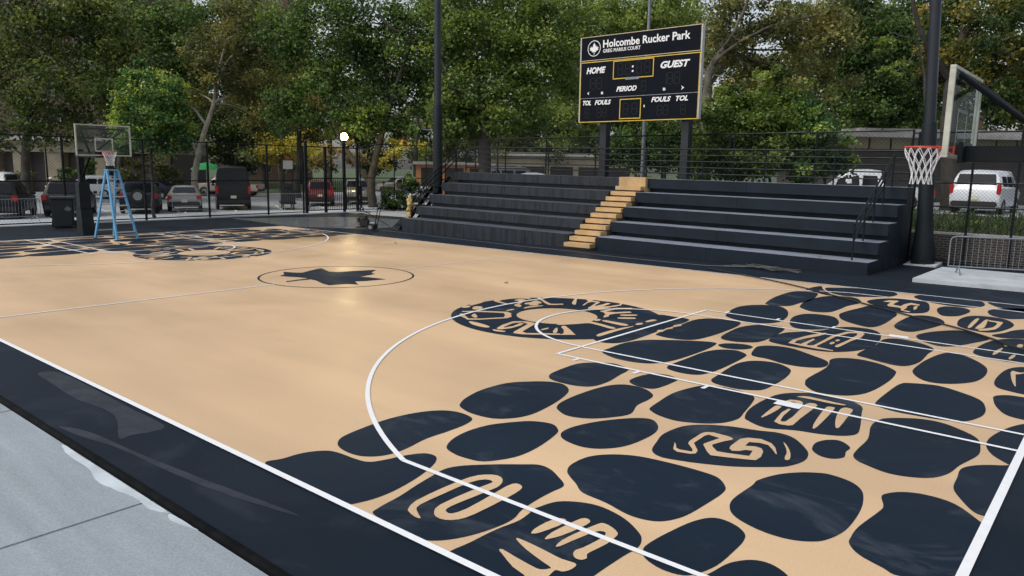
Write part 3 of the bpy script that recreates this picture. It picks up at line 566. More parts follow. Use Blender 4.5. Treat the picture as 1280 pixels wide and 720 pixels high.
MOTIFS=[[(19.333,6.893),(19.294,6.947),(19.27,7.01),(19.282,7.068),(19.311,7.108),(19.348,7.11),(19.387,7.086),(19.427,7.035),(19.452,6.973),(19.44,6.909),(19.411,6.863),(19.373,6.864)],[(19.262,7.199),(19.205,7.305),(19.159,7.428),(19.146,7.538),(19.157,7.619),(19.2,7.643),(19.249,7.623),(19.277,7.559),(19.298,7.466),(19.317,7.35),(19.333,7.242),(19.349,7.177),(19.349,7.146),(19.313,7.153)],[(19.577,6.935),(19.514,7.014),(19.468,7.098),(19.469,7.158),(19.497,7.197),(19.54,7.21),(19.594,7.197),(19.652,7.152),(19.704,7.09),(19.738,7.017),(19.75,6.949),(19.726,6.903),(19.682,6.881),(19.632,6.894)],[(19.626,6.59),(19.85,6.866),(20.082,7.02),(20.289,7.15),(20.443,7.088),(20.548,6.945),(20.644,6.858),(20.686,6.686),(20.56,6.48),(20.43,6.236),(20.269,6.076),(20.074,6.173),(19.904,6.243),(19.758,6.404),(19.818,6.427),(19.98,6.319),(20.196,6.177),(20.358,6.314),(20.494,6.555),(20.584,6.703),(20.473,6.87),(20.323,7.006),(20.166,6.925),(19.937,6.772),(19.689,6.537)],[(20.057,6.395),(19.994,6.495),(19.968,6.576),(20.001,6.568),(20.063,6.523),(20.133,6.473),(20.198,6.415),(20.247,6.341),(20.254,6.293),(20.165,6.325)],[(20.396,5.977),(20.397,6.002),(20.436,6.016),(20.526,6.016),(20.645,6.002),(20.797,5.969),(20.926,5.926),(20.976,5.874),(20.974,5.827),(20.92,5.803),(20.835,5.795),(20.735,5.805),(20.634,5.829),(20.554,5.863),(20.489,5.902),(20.431,5.941)],[(21.137,5.784),(21.175,5.797),(21.24,5.805),(21.317,5.82),(21.383,5.825),(21.405,5.798),(21.398,5.762),(21.355,5.734),(21.299,5.714),(21.249,5.71),(21.204,5.719),(21.158,5.75)],[(21.113,5.903),(21.003,6.171),(20.935,6.543),(21.027,6.656),(21.113,6.607),(21.038,6.422),(21.129,6.084),(21.178,6.028),(21.201,6.228),(21.129,6.512),(21.19,6.551),(21.267,6.346),(21.289,6.076),(21.236,5.902),(21.193,5.859)],[(21.031,6.661),(21.147,6.718),(21.323,6.704),(21.383,6.589),(21.597,6.006),(21.715,5.956),(21.934,6.151),(22.145,6.319),(22.191,6.258),(21.891,5.965),(21.713,5.829),(21.565,5.809),(21.507,5.889),(21.275,6.547),(21.144,6.594)],[(21.709,6.365),(21.706,6.468),(21.717,6.558),(21.749,6.536),(21.777,6.473),(21.776,6.397),(21.761,6.336),(21.734,6.33)],[(19.296,7.866),(19.27,7.942),(19.276,8.044),(19.285,8.192),(19.313,8.348),(19.369,8.482),(19.437,8.587),(19.504,8.645),(19.574,8.662),(19.665,8.62),(19.726,8.564),(19.688,8.537),(19.618,8.517),(19.564,8.503),(19.51,8.469),(19.444,8.381),(19.392,8.256),(19.367,8.08),(19.396,7.922),(19.548,7.862),(19.704,7.833),(19.765,7.78),(19.758,7.742),(19.649,7.75),(19.507,7.78),(19.388,7.814)],[(19.557,8.206),(19.536,8.315),(19.545,8.426),(19.616,8.446),(19.694,8.423),(19.716,8.382),(19.736,8.312),(19.806,8.199),(19.878,8.082),(19.909,7.992),(19.937,7.924),(19.998,7.893),(20.059,7.861),(20.114,7.768),(20.128,7.694),(20.035,7.711),(19.925,7.769),(19.889,7.839),(19.866,7.924),(19.824,8.027),(19.772,8.123),(19.708,8.184),(19.644,8.219),(19.593,8.205)],[(20.181,7.249),(20.162,7.329),(20.158,7.411),(20.186,7.446),(20.219,7.446),(20.236,7.401),(20.243,7.337),(20.241,7.27),(20.229,7.219),(20.206,7.217)],[(20.253,7.682),(20.228,7.755),(20.224,7.859),(20.277,8.015),(20.34,8.145),(20.377,8.156),(20.39,8.096),(20.36,7.966),(20.323,7.821),(20.315,7.712),(20.308,7.642),(20.281,7.64)],[(19.917,8.121),(19.927,8.2),(19.942,8.295),(19.9,8.426),(19.874,8.529),(19.946,8.52),(20.04,8.469),(20.113,8.425),(20.164,8.371),(20.165,8.296),(20.163,8.224),(20.216,8.187),(20.265,8.154),(20.266,8.096),(20.238,8.042),(20.175,8.005),(20.111,7.998),(20.086,8.07),(20.072,8.132),(20.054,8.075),(20.027,8.015),(19.968,8.049)],[(19.681,8.835),(19.691,8.858),(19.749,8.84),(19.835,8.783),(19.96,8.693),(20.16,8.546),(20.345,8.437),(20.429,8.492),(20.475,8.568),(20.524,8.546),(20.537,8.485),(20.485,8.37),(20.381,8.3),(20.193,8.422),(20.001,8.58),(19.909,8.625),(19.847,8.655),(19.75,8.749)],[(20.475,8.568),(20.499,8.594),(20.535,8.6),(20.563,8.568),(20.578,8.527),(20.563,8.496),(20.536,8.485),(20.499,8.522)],[(20.666,8.731),(20.629,8.768),(20.57,8.855),(20.437,9.089),(20.314,9.32),(20.291,9.392),(20.322,9.375),(20.384,9.288),(20.479,9.143),(20.624,8.927),(20.744,8.738),(20.759,8.684),(20.733,8.684),(20.705,8.697)],[(20.898,8.75),(20.713,9.227),(20.509,9.407),(20.471,9.479),(20.67,9.524),(20.733,9.431),(20.725,9.315),(20.904,9.344),(20.977,9.267),(21.058,8.982),(21.13,8.842),(21.133,9.131),(21.113,9.33),(21.194,9.339),(21.243,9.097),(21.275,8.916),(21.351,9.063),(21.398,9.325),(21.366,9.438),(21.161,9.528),(20.927,9.444),(20.892,9.531),(21.127,9.615),(21.388,9.461),(21.468,9.281),(21.433,8.936),(21.411,8.709),(21.225,8.481),(21.147,8.58),(21.079,8.79),(20.924,9.214),(20.816,9.209),(20.805,9.093),(20.935,8.744)],[(21.5,8.465),(21.515,8.679),(21.537,8.971),(21.768,9.204),(21.839,9.138),(21.626,8.83),(21.61,8.509),(21.78,8.588),(21.945,8.845),(22.034,8.765),(21.86,8.463),(21.839,8.292),(21.923,8.13),(21.92,7.983),(21.851,8.058),(21.759,8.275),(21.633,8.403)],[(21.997,8.388),(21.997,8.439),(22.031,8.509),(22.115,8.593),(22.201,8.653),(22.243,8.634),(22.247,8.575),(22.187,8.476),(22.107,8.386),(22.042,8.368)],[(22.094,8.156),(22.119,8.215),(22.172,8.281),(22.252,8.349),(22.329,8.389),(22.377,8.356),(22.388,8.292),(22.328,8.221),(22.25,8.156),(22.203,8.12),(22.164,8.106),(22.119,8.12)],[(21.897,7.69),(21.888,7.73),(21.894,7.768),(21.916,7.808),(21.948,7.821),(21.987,7.763),(22.015,7.691),(22.004,7.642),(21.975,7.618),(21.934,7.644)],[(22.044,7.72),(22.029,7.765),(22.089,7.799),(22.319,7.795),(22.546,7.768),(22.607,7.716),(22.602,7.661),(22.585,7.621),(22.52,7.601),(22.354,7.623),(22.179,7.661),(22.087,7.689)],[(21.661,6.896),(21.706,6.986),(21.775,7.117),(21.847,7.308),(21.914,7.477),(21.923,7.529),(21.986,7.515),(22.269,7.447),(22.539,7.366),(22.599,7.311),(22.58,7.272),(22.562,7.247),(22.484,7.25),(22.267,7.323),(22.04,7.379),(21.96,7.317),(21.913,7.198),(21.812,7.02),(21.721,6.868),(21.672,6.848)],[(21.844,6.756),(21.808,6.849),(21.855,6.872),(22.108,6.666),(22.349,6.45),(22.402,6.416),(22.366,6.4),(22.24,6.269),(22.108,6.149),(22.07,6.145),(22.079,6.187),(22.142,6.237),(22.198,6.303),(22.172,6.38),(22.116,6.464),(22.052,6.551),(21.982,6.633),(21.904,6.698)],[(21.963,6.365),(21.902,6.473),(21.847,6.583),(21.827,6.646),(21.844,6.651),(21.928,6.546),(22.018,6.418),(22.058,6.343),(22.072,6.295),(22.06,6.278),(22.033,6.286),(22.003,6.311)],[(22.666,6.618),(22.64,6.663),(22.621,6.765),(22.615,6.995),(22.623,7.262),(22.659,7.498),(22.698,7.67),(22.717,7.724),(22.726,7.654),(22.724,7.403),(22.722,7.107),(22.732,6.871),(22.741,6.691),(22.738,6.609),(22.725,6.582),(22.697,6.584)],[(22.65,7.871),(22.631,7.927),(22.625,7.99),(22.648,8.043),(22.681,8.067),(22.715,8.024),(22.737,7.957),(22.726,7.893),(22.702,7.846),(22.676,7.844)],[(22.654,8.209),(22.64,8.268),(22.635,8.339),(22.636,8.414),(22.652,8.472),(22.701,8.495),(22.746,8.472),(22.743,8.363),(22.726,8.246),(22.715,8.195),(22.701,8.176),(22.677,8.18)],[(23.209,7.634),(23.193,7.686),(23.193,7.74),(23.216,7.781),(23.249,7.795),(23.282,7.746),(23.305,7.678),(23.3,7.621),(23.28,7.584),(23.244,7.597)],[(23.213,7.924),(23.211,7.961),(23.221,8.005),(23.238,8.06),(23.26,8.095),(23.287,8.067),(23.304,8.013),(23.29,7.946),(23.265,7.892),(23.236,7.895)],[(25.979,3.078),(26.02,3.027),(26.065,2.949),(26.111,2.929),(26.229,2.959),(26.21,3.011),(26.093,3.143),(26.073,3.224),(26.061,3.496),(26.078,3.566),(26.145,3.611),(26.321,3.605),(26.373,3.576),(26.381,3.533),(26.338,3.443),(26.29,3.275),(26.314,3.225),(26.405,3.134),(26.495,3.157),(26.688,3.23),(26.659,3.386),(26.595,3.356),(26.559,3.285),(26.508,3.248),(26.462,3.29),(26.441,3.367),(26.43,3.613),(26.474,3.705),(26.589,3.761),(26.715,3.716),(26.793,3.618),(26.867,3.466),(26.864,3.45),(26.782,3.561),(26.712,3.64),(26.624,3.642),(26.536,3.591),(26.548,3.465),(26.633,3.519),(26.698,3.507),(26.745,3.433),(26.782,3.284),(26.777,3.17),(26.715,3.135),(26.543,3.052),(26.403,2.995),(26.338,3.059),(26.221,3.213),(26.218,3.249),(26.265,3.493),(26.134,3.511),(26.121,3.447),(26.133,3.19),(26.254,3.028),(26.278,2.944),(26.242,2.893),(26.12,2.859),(26.06,2.897)],[(26.793,3.827),(26.811,3.814),(26.849,3.766),(26.887,3.708),(26.924,3.643),(26.952,3.586),(26.975,3.529),(26.998,3.462),(27.011,3.406),(27.001,3.375),(26.984,3.368),(26.968,3.396),(26.953,3.441),(26.944,3.485),(26.934,3.537),(26.911,3.601),(26.879,3.673),(26.829,3.762)],[(26.341,5.485),(26.34,5.502),(26.365,5.528),(26.393,5.561),(26.435,5.588),(26.492,5.592),(26.569,5.586),(26.683,5.578),(26.792,5.569),(26.855,5.567),(26.887,5.561),(26.884,5.538),(26.851,5.513),(26.791,5.499),(26.709,5.491),(26.599,5.495),(26.488,5.499),(26.399,5.49)],[(26.328,4.433),(26.317,4.439),(26.306,4.513),(26.292,4.678),(26.281,4.852),(26.277,4.935),(26.284,4.973),(26.316,4.996),(26.349,4.962),(26.356,4.814),(26.351,4.643),(26.341,4.513)],[(26.302,5.235),(26.307,5.28),(26.328,5.319),(26.376,5.345),(26.427,5.352),(26.462,5.324),(26.485,5.282),(26.494,5.242),(26.488,5.212),(26.46,5.214),(26.427,5.228),(26.403,5.247),(26.382,5.26),(26.366,5.255),(26.357,5.237),(26.365,5.205),(26.369,5.174),(26.347,5.155),(26.321,5.154),(26.307,5.188)],[(26.482,4.389),(26.426,4.757),(26.431,4.946),(26.462,4.951),(26.485,4.657),(26.516,4.491),(26.543,4.445),(26.574,4.474),(26.575,4.697),(26.546,4.984),(26.522,5.269),(26.54,5.344),(26.599,5.364),(26.644,5.31),(26.649,5.149),(26.66,4.69),(26.677,4.413),(26.645,4.363),(26.56,4.345)],[(26.879,4.447),(26.861,4.491),(26.839,4.583),(26.811,4.744),(26.783,4.934),(26.758,5.125),(26.743,5.283),(26.746,5.342),(26.761,5.357),(26.786,5.371),(26.81,5.37),(26.822,5.365),(26.831,5.319),(26.846,5.184),(26.862,5.007),(26.877,4.794),(26.889,4.609),(26.892,4.528),(26.89,4.489),(26.887,4.452)],[(27.041,4.669),(27.009,4.765),(26.972,4.894),(26.938,5.04),(26.909,5.184),(26.892,5.299),(26.889,5.387),(26.904,5.436),(26.93,5.458),(26.963,5.457),(26.993,5.437),(27.007,5.411),(27.017,5.353),(27.027,5.238),(27.039,5.085),(27.06,4.877),(27.075,4.701),(27.073,4.647),(27.064,4.643),(27.056,4.639)],[(25.188,8.326),(25.158,8.631),(25.208,9.029),(25.303,9.412),(25.383,9.564),(25.416,9.459),(25.376,9.192),(25.273,8.841),(25.231,8.604),(25.265,8.4),(25.364,8.403),(25.372,8.645),(25.379,8.944),(25.422,8.887),(25.43,8.702),(25.432,8.469),(25.479,8.376),(25.547,8.442),(25.546,8.673),(25.531,9.395),(25.616,9.899),(25.745,10.058),(25.838,10.063),(25.906,9.917),(25.938,9.588),(25.896,9.202),(25.887,8.68),(25.874,8.578),(25.829,8.58),(25.809,8.695),(25.838,9.194),(25.834,9.742),(25.787,9.906),(25.689,9.81),(25.603,9.363),(25.604,8.871),(25.598,8.446),(25.631,8.37),(25.771,8.346),(25.898,8.311),(25.884,8.264),(25.66,8.238),(25.412,8.266)],[(25.69,8.765),(25.683,8.836),(25.685,8.902),(25.701,8.925),(25.722,8.919),(25.738,8.878),(25.747,8.821),(25.743,8.756),(25.73,8.711),(25.709,8.723)],[(25.684,9.074),(25.683,9.131),(25.691,9.178),(25.712,9.183),(25.734,9.162),(25.743,9.11),(25.744,9.055),(25.734,9.022),(25.719,9.011),(25.7,9.034)],[(26.098,0.635),(26.086,0.658),(26.075,0.7),(26.072,0.767),(26.074,0.84),(26.084,0.903),(26.099,0.953),(26.121,0.979),(26.144,0.987),(26.165,0.982),(26.179,0.96),(26.185,0.923),(26.18,0.865),(26.161,0.767),(26.138,0.678),(26.124,0.649),(26.113,0.642),(26.106,0.632)],[(26.226,0.634),(26.214,0.679),(26.206,0.749),(26.21,0.84),(26.22,0.936),(26.228,1.018),(26.24,1.081),(26.259,1.107),(26.281,1.11),(26.306,1.103),(26.325,1.078),(26.33,1.029),(26.325,0.96),(26.31,0.857),(26.29,0.758),(26.269,0.695),(26.249,0.654),(26.236,0.63)],[(26.354,0.597),(26.342,0.635),(26.334,0.698),(26.339,0.782),(26.351,0.88),(26.368,0.991),(26.387,1.087),(26.399,1.123),(26.417,1.131),(26.455,1.13),(26.499,1.117),(26.544,1.096),(26.58,1.069),(26.595,1.041),(26.601,1.004),(26.607,0.947),(26.609,0.881),(26.601,0.807),(26.592,0.739),(26.585,0.692),(26.585,0.657),(26.602,0.631),(26.617,0.611),(26.613,0.586),(26.6,0.566),(26.581,0.557),(26.558,0.557),(26.534,0.57),(26.512,0.592),(26.498,0.619),(26.492,0.65),(26.499,0.675),(26.511,0.713),(26.521,0.791),(26.529,0.874),(26.532,0.93),(26.529,0.972),(26.518,1.002),(26.503,1.017),(26.484,1.018),(26.463,1.005),(26.447,0.982),(26.431,0.935),(26.412,0.837),(26.394,0.736),(26.384,0.669),(26.375,0.623),(26.364,0.597)],[(26.076,0.489),(26.065,0.504),(26.089,0.51),(26.142,0.511),(26.212,0.508),(26.292,0.502),(26.37,0.495),(26.435,0.487),(26.492,0.484),(26.548,0.493),(26.592,0.5),(26.613,0.49),(26.621,0.469),(26.623,0.434),(26.618,0.397),(26.607,0.37),(26.591,0.35),(26.566,0.347),(26.546,0.337),(26.55,0.299),(26.559,0.248),(26.567,0.189),(26.566,0.134),(26.539,0.095),(26.502,0.078),(26.471,0.107),(26.432,0.147),(26.377,0.16),(26.309,0.175),(26.215,0.219),(26.13,0.263),(26.096,0.279),(26.087,0.286),(26.08,0.301),(26.097,0.31),(26.16,0.302),(26.242,0.289),(26.327,0.279),(26.401,0.272),(26.442,0.27),(26.468,0.276),(26.492,0.3),(26.507,0.325),(26.511,0.337),(26.499,0.345),(26.466,0.354),(26.411,0.367),(26.321,0.392),(26.222,0.422),(26.136,0.457)],[(25.313,0.251),(25.301,0.237),(25.261,0.235),(25.209,0.246),(25.158,0.264),(25.134,0.277),(25.116,0.302),(25.086,0.351),(25.059,0.434),(25.047,0.58),(25.043,0.752),(25.045,0.919),(25.058,1.065),(25.085,1.15),(25.122,1.202),(25.166,1.242),(25.212,1.261),(25.26,1.254),(25.304,1.227),(25.341,1.179),(25.367,1.119),(25.375,1.073),(25.372,0.994),(25.358,0.814),(25.343,0.638),(25.341,0.549),(25.347,0.498),(25.364,0.469),(25.386,0.459),(25.413,0.452),(25.437,0.467),(25.455,0.518),(25.464,0.605),(25.456,0.753),(25.442,0.916),(25.428,1.044),(25.42,1.146),(25.426,1.209),(25.444,1.241),(25.479,1.248),(25.516,1.233),(25.539,1.208),(25.555,1.16),(25.567,1.084),(25.573,0.967),(25.577,0.767),(25.575,0.579),(25.564,0.487),(25.545,0.431),(25.514,0.385),(25.475,0.356),(25.43,0.343),(25.383,0.345),(25.343,0.364),(25.307,0.399),(25.277,0.439),(25.256,0.513),(25.252,0.675),(25.258,0.854),(25.267,0.978),(25.276,1.067),(25.279,1.115),(25.27,1.136),(25.234,1.144),(25.192,1.126),(25.159,1.074),(25.135,0.983),(25.128,0.831),(25.13,0.667),(25.13,0.521),(25.137,0.405),(25.155,0.352),(25.187,0.322),(25.257,0.282)],[(25.234,13.739),(25.283,14.018),(25.433,14.101),(25.484,13.992),(25.476,13.647),(25.508,13.461),(25.66,13.4),(25.66,13.724),(25.723,14.008),(25.908,13.908),(25.935,13.72),(25.783,13.738),(25.761,13.501),(25.808,13.236),(25.815,12.938),(25.959,12.884),(25.954,12.743),(25.783,12.867),(25.74,13.106),(25.659,13.189),(25.487,13.184),(25.415,13.324),(25.39,13.738)],[(25.88,13.516),(25.893,13.638),(25.922,13.664),(25.952,13.501),(25.976,13.301),(25.979,13.169),(25.965,13.128),(25.92,13.3)],[(27.101,11.937),(27.078,12.391),(27.069,12.874),(27.094,13.044),(27.127,12.985),(27.144,12.61),(27.152,12.196),(27.157,11.985),(27.151,11.876),(27.128,11.832)],[(27.224,11.869),(27.218,12.175),(27.224,12.547),(27.224,12.794),(27.229,12.946),(27.25,12.983),(27.278,12.873),(27.312,12.506),(27.336,12.136),(27.33,11.987),(27.307,11.92),(27.263,11.84)],[(27.228,13.032),(27.259,13.008),(27.324,12.953),(27.42,12.95),(27.505,12.926),(27.528,12.843),(27.527,12.68),(27.531,12.354),(27.511,12.028),(27.427,11.819),(27.338,11.706),(27.293,11.731),(27.288,11.84),(27.365,11.994),(27.448,12.199),(27.464,12.498),(27.444,12.764),(27.388,12.812),(27.322,12.813),(27.262,12.93)],[(27.784,9.743),(27.771,9.858),(27.77,10.039),(27.793,10.233),(27.82,10.387),(27.834,10.415),(27.84,10.345),(27.838,10.14),(27.829,9.922),(27.807,9.789)],[(27.809,10.686),(27.819,10.762),(27.839,10.805),(27.86,10.762),(27.875,10.687),(27.869,10.598),(27.854,10.542),(27.828,10.597)],[(27.976,10.784),(27.984,10.872),(28.003,10.938),(28.03,10.934),(28.053,10.885),(28.058,10.774),(28.05,10.67),(28.026,10.642),(27.999,10.657),(27.982,10.71)],[(27.999,9.641),(27.998,9.775),(28.007,9.923),(28.025,10.01),(28.044,10.038),(28.054,9.97),(28.056,9.859),(28.048,9.727),(28.034,9.621),(28.015,9.599)]]
LEAF=[(14.197,6.956),(14.037,7.003),(13.764,6.935),(13.572,6.842),(13.275,6.753),(13.117,6.988),(12.71,7.214),(12.987,7.326),(13.174,7.465),(13.009,7.781),(12.849,8.121),(12.789,8.319),(13.067,8.225),(13.461,8.078),(13.684,8.192),(13.752,8.389),(13.806,8.635),(14.011,9.174),(14.353,8.722),(14.614,8.638),(14.68,8.298),(14.739,8.076),(14.93,8.166),(15.482,8.254),(15.437,7.993),(15.385,7.729),(15.261,7.495),(15.697,7.25),(15.457,7.147),(15.371,6.959),(15.322,6.715),(14.997,6.766),(14.486,6.942)]
LEAF_STEM=[(14.138,6.371),(14.09,6.684),(14.093,7.008),(14.276,6.932),(14.247,6.64),(14.261,6.297)]
# ================================================================== THE GROUND AND THE COURT
FT = 0.3048
YF = 50.5 * FT          # far sideline
XB = 94 * FT            # near baseline
HX = 47.2 * FT          # half-court line


def one_sheet(name, pts, z, m):
    bm = BM()
    sheet(bm, pts, z)
    return struct(finish(name, bm, m))


def rect(x0, y0, x1, y1):
    return [(x0, y0), (x1, y0), (x1, y1), (x0, y1)]


# the wide ground reaches the horizon; the parking lot and the court lie on it
one_sheet('ground', rect(-700, -700, 700, 700), -0.03, M['grass'])
one_sheet('parking_lot', rect(-90, -80, 12, 130), -0.016, M['lot'])
one_sheet('court_surround', rect(-6.6, -0.91, 34, 24.0), -0.008, M['asphalt'])
one_sheet('court_border', rect(-1.2, -0.88, 31, YF + 1.6), -0.004, M['border'])
one_sheet('court_floor', rect(-0.05, 0, XB, YF), 0.0, M['tan'])
# sidewalk slabs with open joints, black rubber gutter beside them
bm = BM()
jx = [6.9 + 3.32 * k for k in range(-8, 12)]
for a, b in zip(jx, jx[1:]):
    box(bm, (a + 0.008, -7.5, -0.2), (b - 0.008, -0.985, 0.012), bev=0.006)
struct(finish('sidewalk', bm, M['concrete']))
bm = BM()
tube(bm, [(-20, -0.935, -0.008), (20.6, -0.935, -0.008), (24.5, -0.93, -0.006), (34, -0.93, -0.008)], 0.045, 10)
struct(finish('gutter_strip', bm, M['gutter']))

# wet patches on border and sidewalk, their sky reflection painted as paler colour
film = mat('wet_film_sky_sheen', (0.013, 0.018, 0.028), 0.42, var=0.4, scale=3, spec=0.35)
film2 = mat('wet_patch_sky_sheen', (0.52, 0.58, 0.62), 0.55, var=0.2, scale=2.5)  # pale wet strip by the sidewalk edge, reflected sky in the colour


def ragged(pts, n=5, amp=0.02):
    q = crom(pts, True, n)
    return [(p[0] + random.uniform(-amp, amp) * 1.5, p[1] + random.uniform(-amp, amp)) for p in q]


bm = BM()
sheet(bm, ragged([(18.7, -0.26), (18.9, -0.06), (20.07, -0.06), (21.07, -0.08), (21.81, -0.09), (21.89, -0.26), (21.84, -0.44), (21.85, -0.56), (21.26, -0.34), (20.8, -0.29), (20.19, -0.35), (19.32, -0.31)], 4, 0.004), -0.0025)
sheet(bm, ragged([(21.05, -0.83), (21.44, -0.68), (22.39, -0.60), (23.45, -0.48), (24.29, -0.36), (24.56, -0.35), (24.1, -0.46), (23.73, -0.53), (23.05, -0.61), (22.14, -0.67), (21.6, -0.77)], 4, 0.004), -0.0025)
struct(finish('border_sky_sheen', bm, film))
bm = BM()
sheet(bm, ragged([(21.68, -1.0), (22.31, -1.0), (23.16, -1.0), (23.80, -1.0), (23.79, -1.02), (23.65, -1.07), (23.39, -1.06), (23.07, -1.10), (22.82, -1.13), (22.45, -1.07), (21.98, -1.07)], 5, 0.005), 0.0135)
sheet(bm, ragged([(23.86, -1.0), (24.24, -0.99), (24.17, -1.01), (23.94, -1.05)], 5, 0.003), 0.0135)
struct(finish('sidewalk_sky_sheen', bm, film2))


# ---- painted stones, rings, leaf: navy coating over the tan, copied to the far end by a half turn
def turn(p):
    return (XB - p[0], YF - p[1])


bm = BM()
for st in STONES:
    q = crom(st, True, 4)
    for T in (lambda p: p, turn):
        sheet(bm, [T(p) for p in q], 0.0016)
bmesh.ops.triangulate(bm, faces=bm.faces[:])
struct(finish('painted_stones', bm, M['dark']))

RC = (21.18, 7.52)
LC = (14.24, 7.76)


def annulus(bm, c, r0, r1, z, n=96, a0=0.0, a1=2 * math.pi):
    full = abs(a1 - a0 - 2 * math.pi) < 1e-6
    k = n if full else n + 1
    A = [a0 + (a1 - a0) * i / n for i in range(k)]
    v0 = [bm.verts.new((c[0] + r0 * math.cos(a), c[1] + r0 * math.sin(a), z)) for a in A]
    v1 = [bm.verts.new((c[0] + r1 * math.cos(a), c[1] + r1 * math.sin(a), z)) for a in A]
    for i in range(n):
        j = (i + 1) % k
        f = bm.faces.new((v0[i], v1[i], v1[j], v0[j]))


bm = BM()
for c in (RC, turn(RC)):
    annulus(bm, c, 0.75, 1.96, 0.0032)
annulus(bm, LC, 1.83, 1.88, 0.0032)
struct(finish('painted_rings', bm, M['dark']))
bm = BM()
sheet(bm, LEAF, 0.0032)
sheet(bm, LEAF_STEM, 0.0022)
bmesh.ops.triangulate(bm, faces=bm.faces[:])
struct(finish('painted_leaf', bm, M['dark']))
bm = BM()
for T in (lambda p: p, turn):
    for gi, (lf, rt) in enumerate(GLYPHS):
        ZG = 0.0045 + 0.00035 * (gi % 7)
        a = lf
        b = rt
        va = [bm.verts.new((*T(p), ZG)) for p in a]
        vb = [bm.verts.new((*T(p), ZG)) for p in b]
        for i in range(len(a) - 1):
            try:
                bm.faces.new((va[i], vb[i], vb[i + 1], va[i + 1]))
            except ValueError:
                pass
    for gi, pg in enumerate(MOTIFS):
        sheet(bm, [T(p) for p in pg], 0.0044 + 0.00035 * (gi % 7))
bmesh.ops.triangulate(bm, faces=[f for f in bm.faces if len(f.verts) > 4])
bmesh.ops.recalc_face_normals(bm, faces=bm.faces[:])
for f in bm.faces:
    f.normal_update()
    if f.normal.z < 0:
        f.normal_flip()
struct(finish('painted_glyphs', bm, M['tan']))

# ---- white lines
bm = BM()
ZL = 0.0082
LW = 0.027


def line(a, b, w=LW, z=ZL):
    a, b = Vector(a), Vector(b)
    n = (b - a).normalized()
    n = Vector((-n.y, n.x)) * w
    sheet(bm, [a + n, a - n, b - n, b + n], z)


for T in (lambda x, y: (x, y), lambda x, y: turn((x, y))):
    x_ft, x3 = 75.27 * FT, 79.85 * FT
    ln = lambda x0, y0, x1, y1, z=ZL, w=LW: line(T(x0, y0), T(x1, y1), w, z)
    ln(XB, -0.02, XB, YF + 0.02, ZL + .0015, 0.035)
    ln(x_ft - .027, 17 * FT, XB, 17 * FT)
    ln(x_ft - .027, 33 * FT, XB, 33 * FT)
    ln(x_ft, 17 * FT, x_ft, 33 * FT, ZL + .0015)
    ln(x_ft, 19 * FT, XB, 19 * FT)
    ln(x_ft, 31 * FT, XB, 31 * FT)
    ln(x3, 3.07 * FT, XB, 3.07 * FT)
    ln(x3, YF - 3.07 * FT, XB, YF - 3.07 * FT)
    for xx, w2, l2 in ((23.34, .027, .17), (24.33, .027, .17), (25.33, .027, .17), (26.38, .15, .17)):
        ln(xx, 17 * FT - l2, xx, 17 * FT - .03, ZL, w2)
        ln(xx, 33 * FT + .03, xx, 33 * FT + l2, ZL, w2)
    rim_x = 88.75 * FT
    dx, dy = x3 - rim_x, (3.07 * FT - YF / 2)
    r3 = math.hypot(dx, dy)
    a1 = math.atan2(dy, dx) % (2 * math.pi)
    a0 = math.atan2(-dy, dx) % (2 * math.pi)
    cc, off = T(rim_x, YF / 2), (0 if T(0, 0)[0] == 0 else math.pi)
    annulus(bm, cc, r3 - LW, r3 + LW, ZL + .0015, 96, a0 + off, a1 + off)
    annulus(bm, T(x_ft, 25 * FT), 6 * FT - LW, 6 * FT + LW, ZL + .003, 48, math.pi / 2 + off, 1.5 * math.pi + off)
line((0, 0), (XB, 0), 0.032)
line((0, YF), (XB, YF), 0.025)
line((HX, 0), (HX, LC[1] - 1.86), 0.025)
line((HX, LC[1] + 1.88), (HX, YF), 0.02)
for f in bm.faces:
    f.normal_update()
    if f.normal.z < 0:
        f.normal_flip()
struct(finish('court_lines', bm, M['white']))

one_sheet('wet_pavement', [(-5.9, 16.2), (-3.4, 21.7), (-.3, 22.6), (3.6, 18.7), (3.2, 17.2), (.6, 15.6)], 0.0045, M['wetpave'])

# ---- far parking lot: pale walk along the fence and painted bay lines; a raised street on the right
one_sheet('path', rect(-10.6, -30, -6.95, 30), 0.0, M['slab'])
bm = BM()
d = Vector((-0.88, 0.47))
for y in [4.2 + 3.05 * k for k in range(-3, 10)]:
    a = Vector((-10.9, y))
    line(a, a + d * 5.2, 0.06, 0.0)
struct(finish('parking_lines', bm, M['white']))
# lawn strip of the park beyond the lot, and the higher street bank on the right
one_sheet('park_lawn', rect(-140, 26, -36, 160), 0.02, M['grass'])
bm = BM()
n = 26
gv = [[None] * (n + 1) for _ in range(n + 1)]
for i in range(n + 1):
    for j in range(n + 1):
        x = 19 + 40 * i / n
        y = 23.62 + 7.4 * j / n
        gv[i][j] = bm.verts.new((x, y, 0.86 + 0.30 * j / n + random.uniform(-.04, .04)))
for i in range(n):
    for j in range(n):
        bm.faces.new((gv[i][j], gv[i + 1][j], gv[i + 1][j + 1], gv[i][j + 1]))
struct(finish('bank', bm, M['soil'], smooth=True))
one_sheet('street', rect(10, 31.0, 90, 46), 1.15, M['lot'])

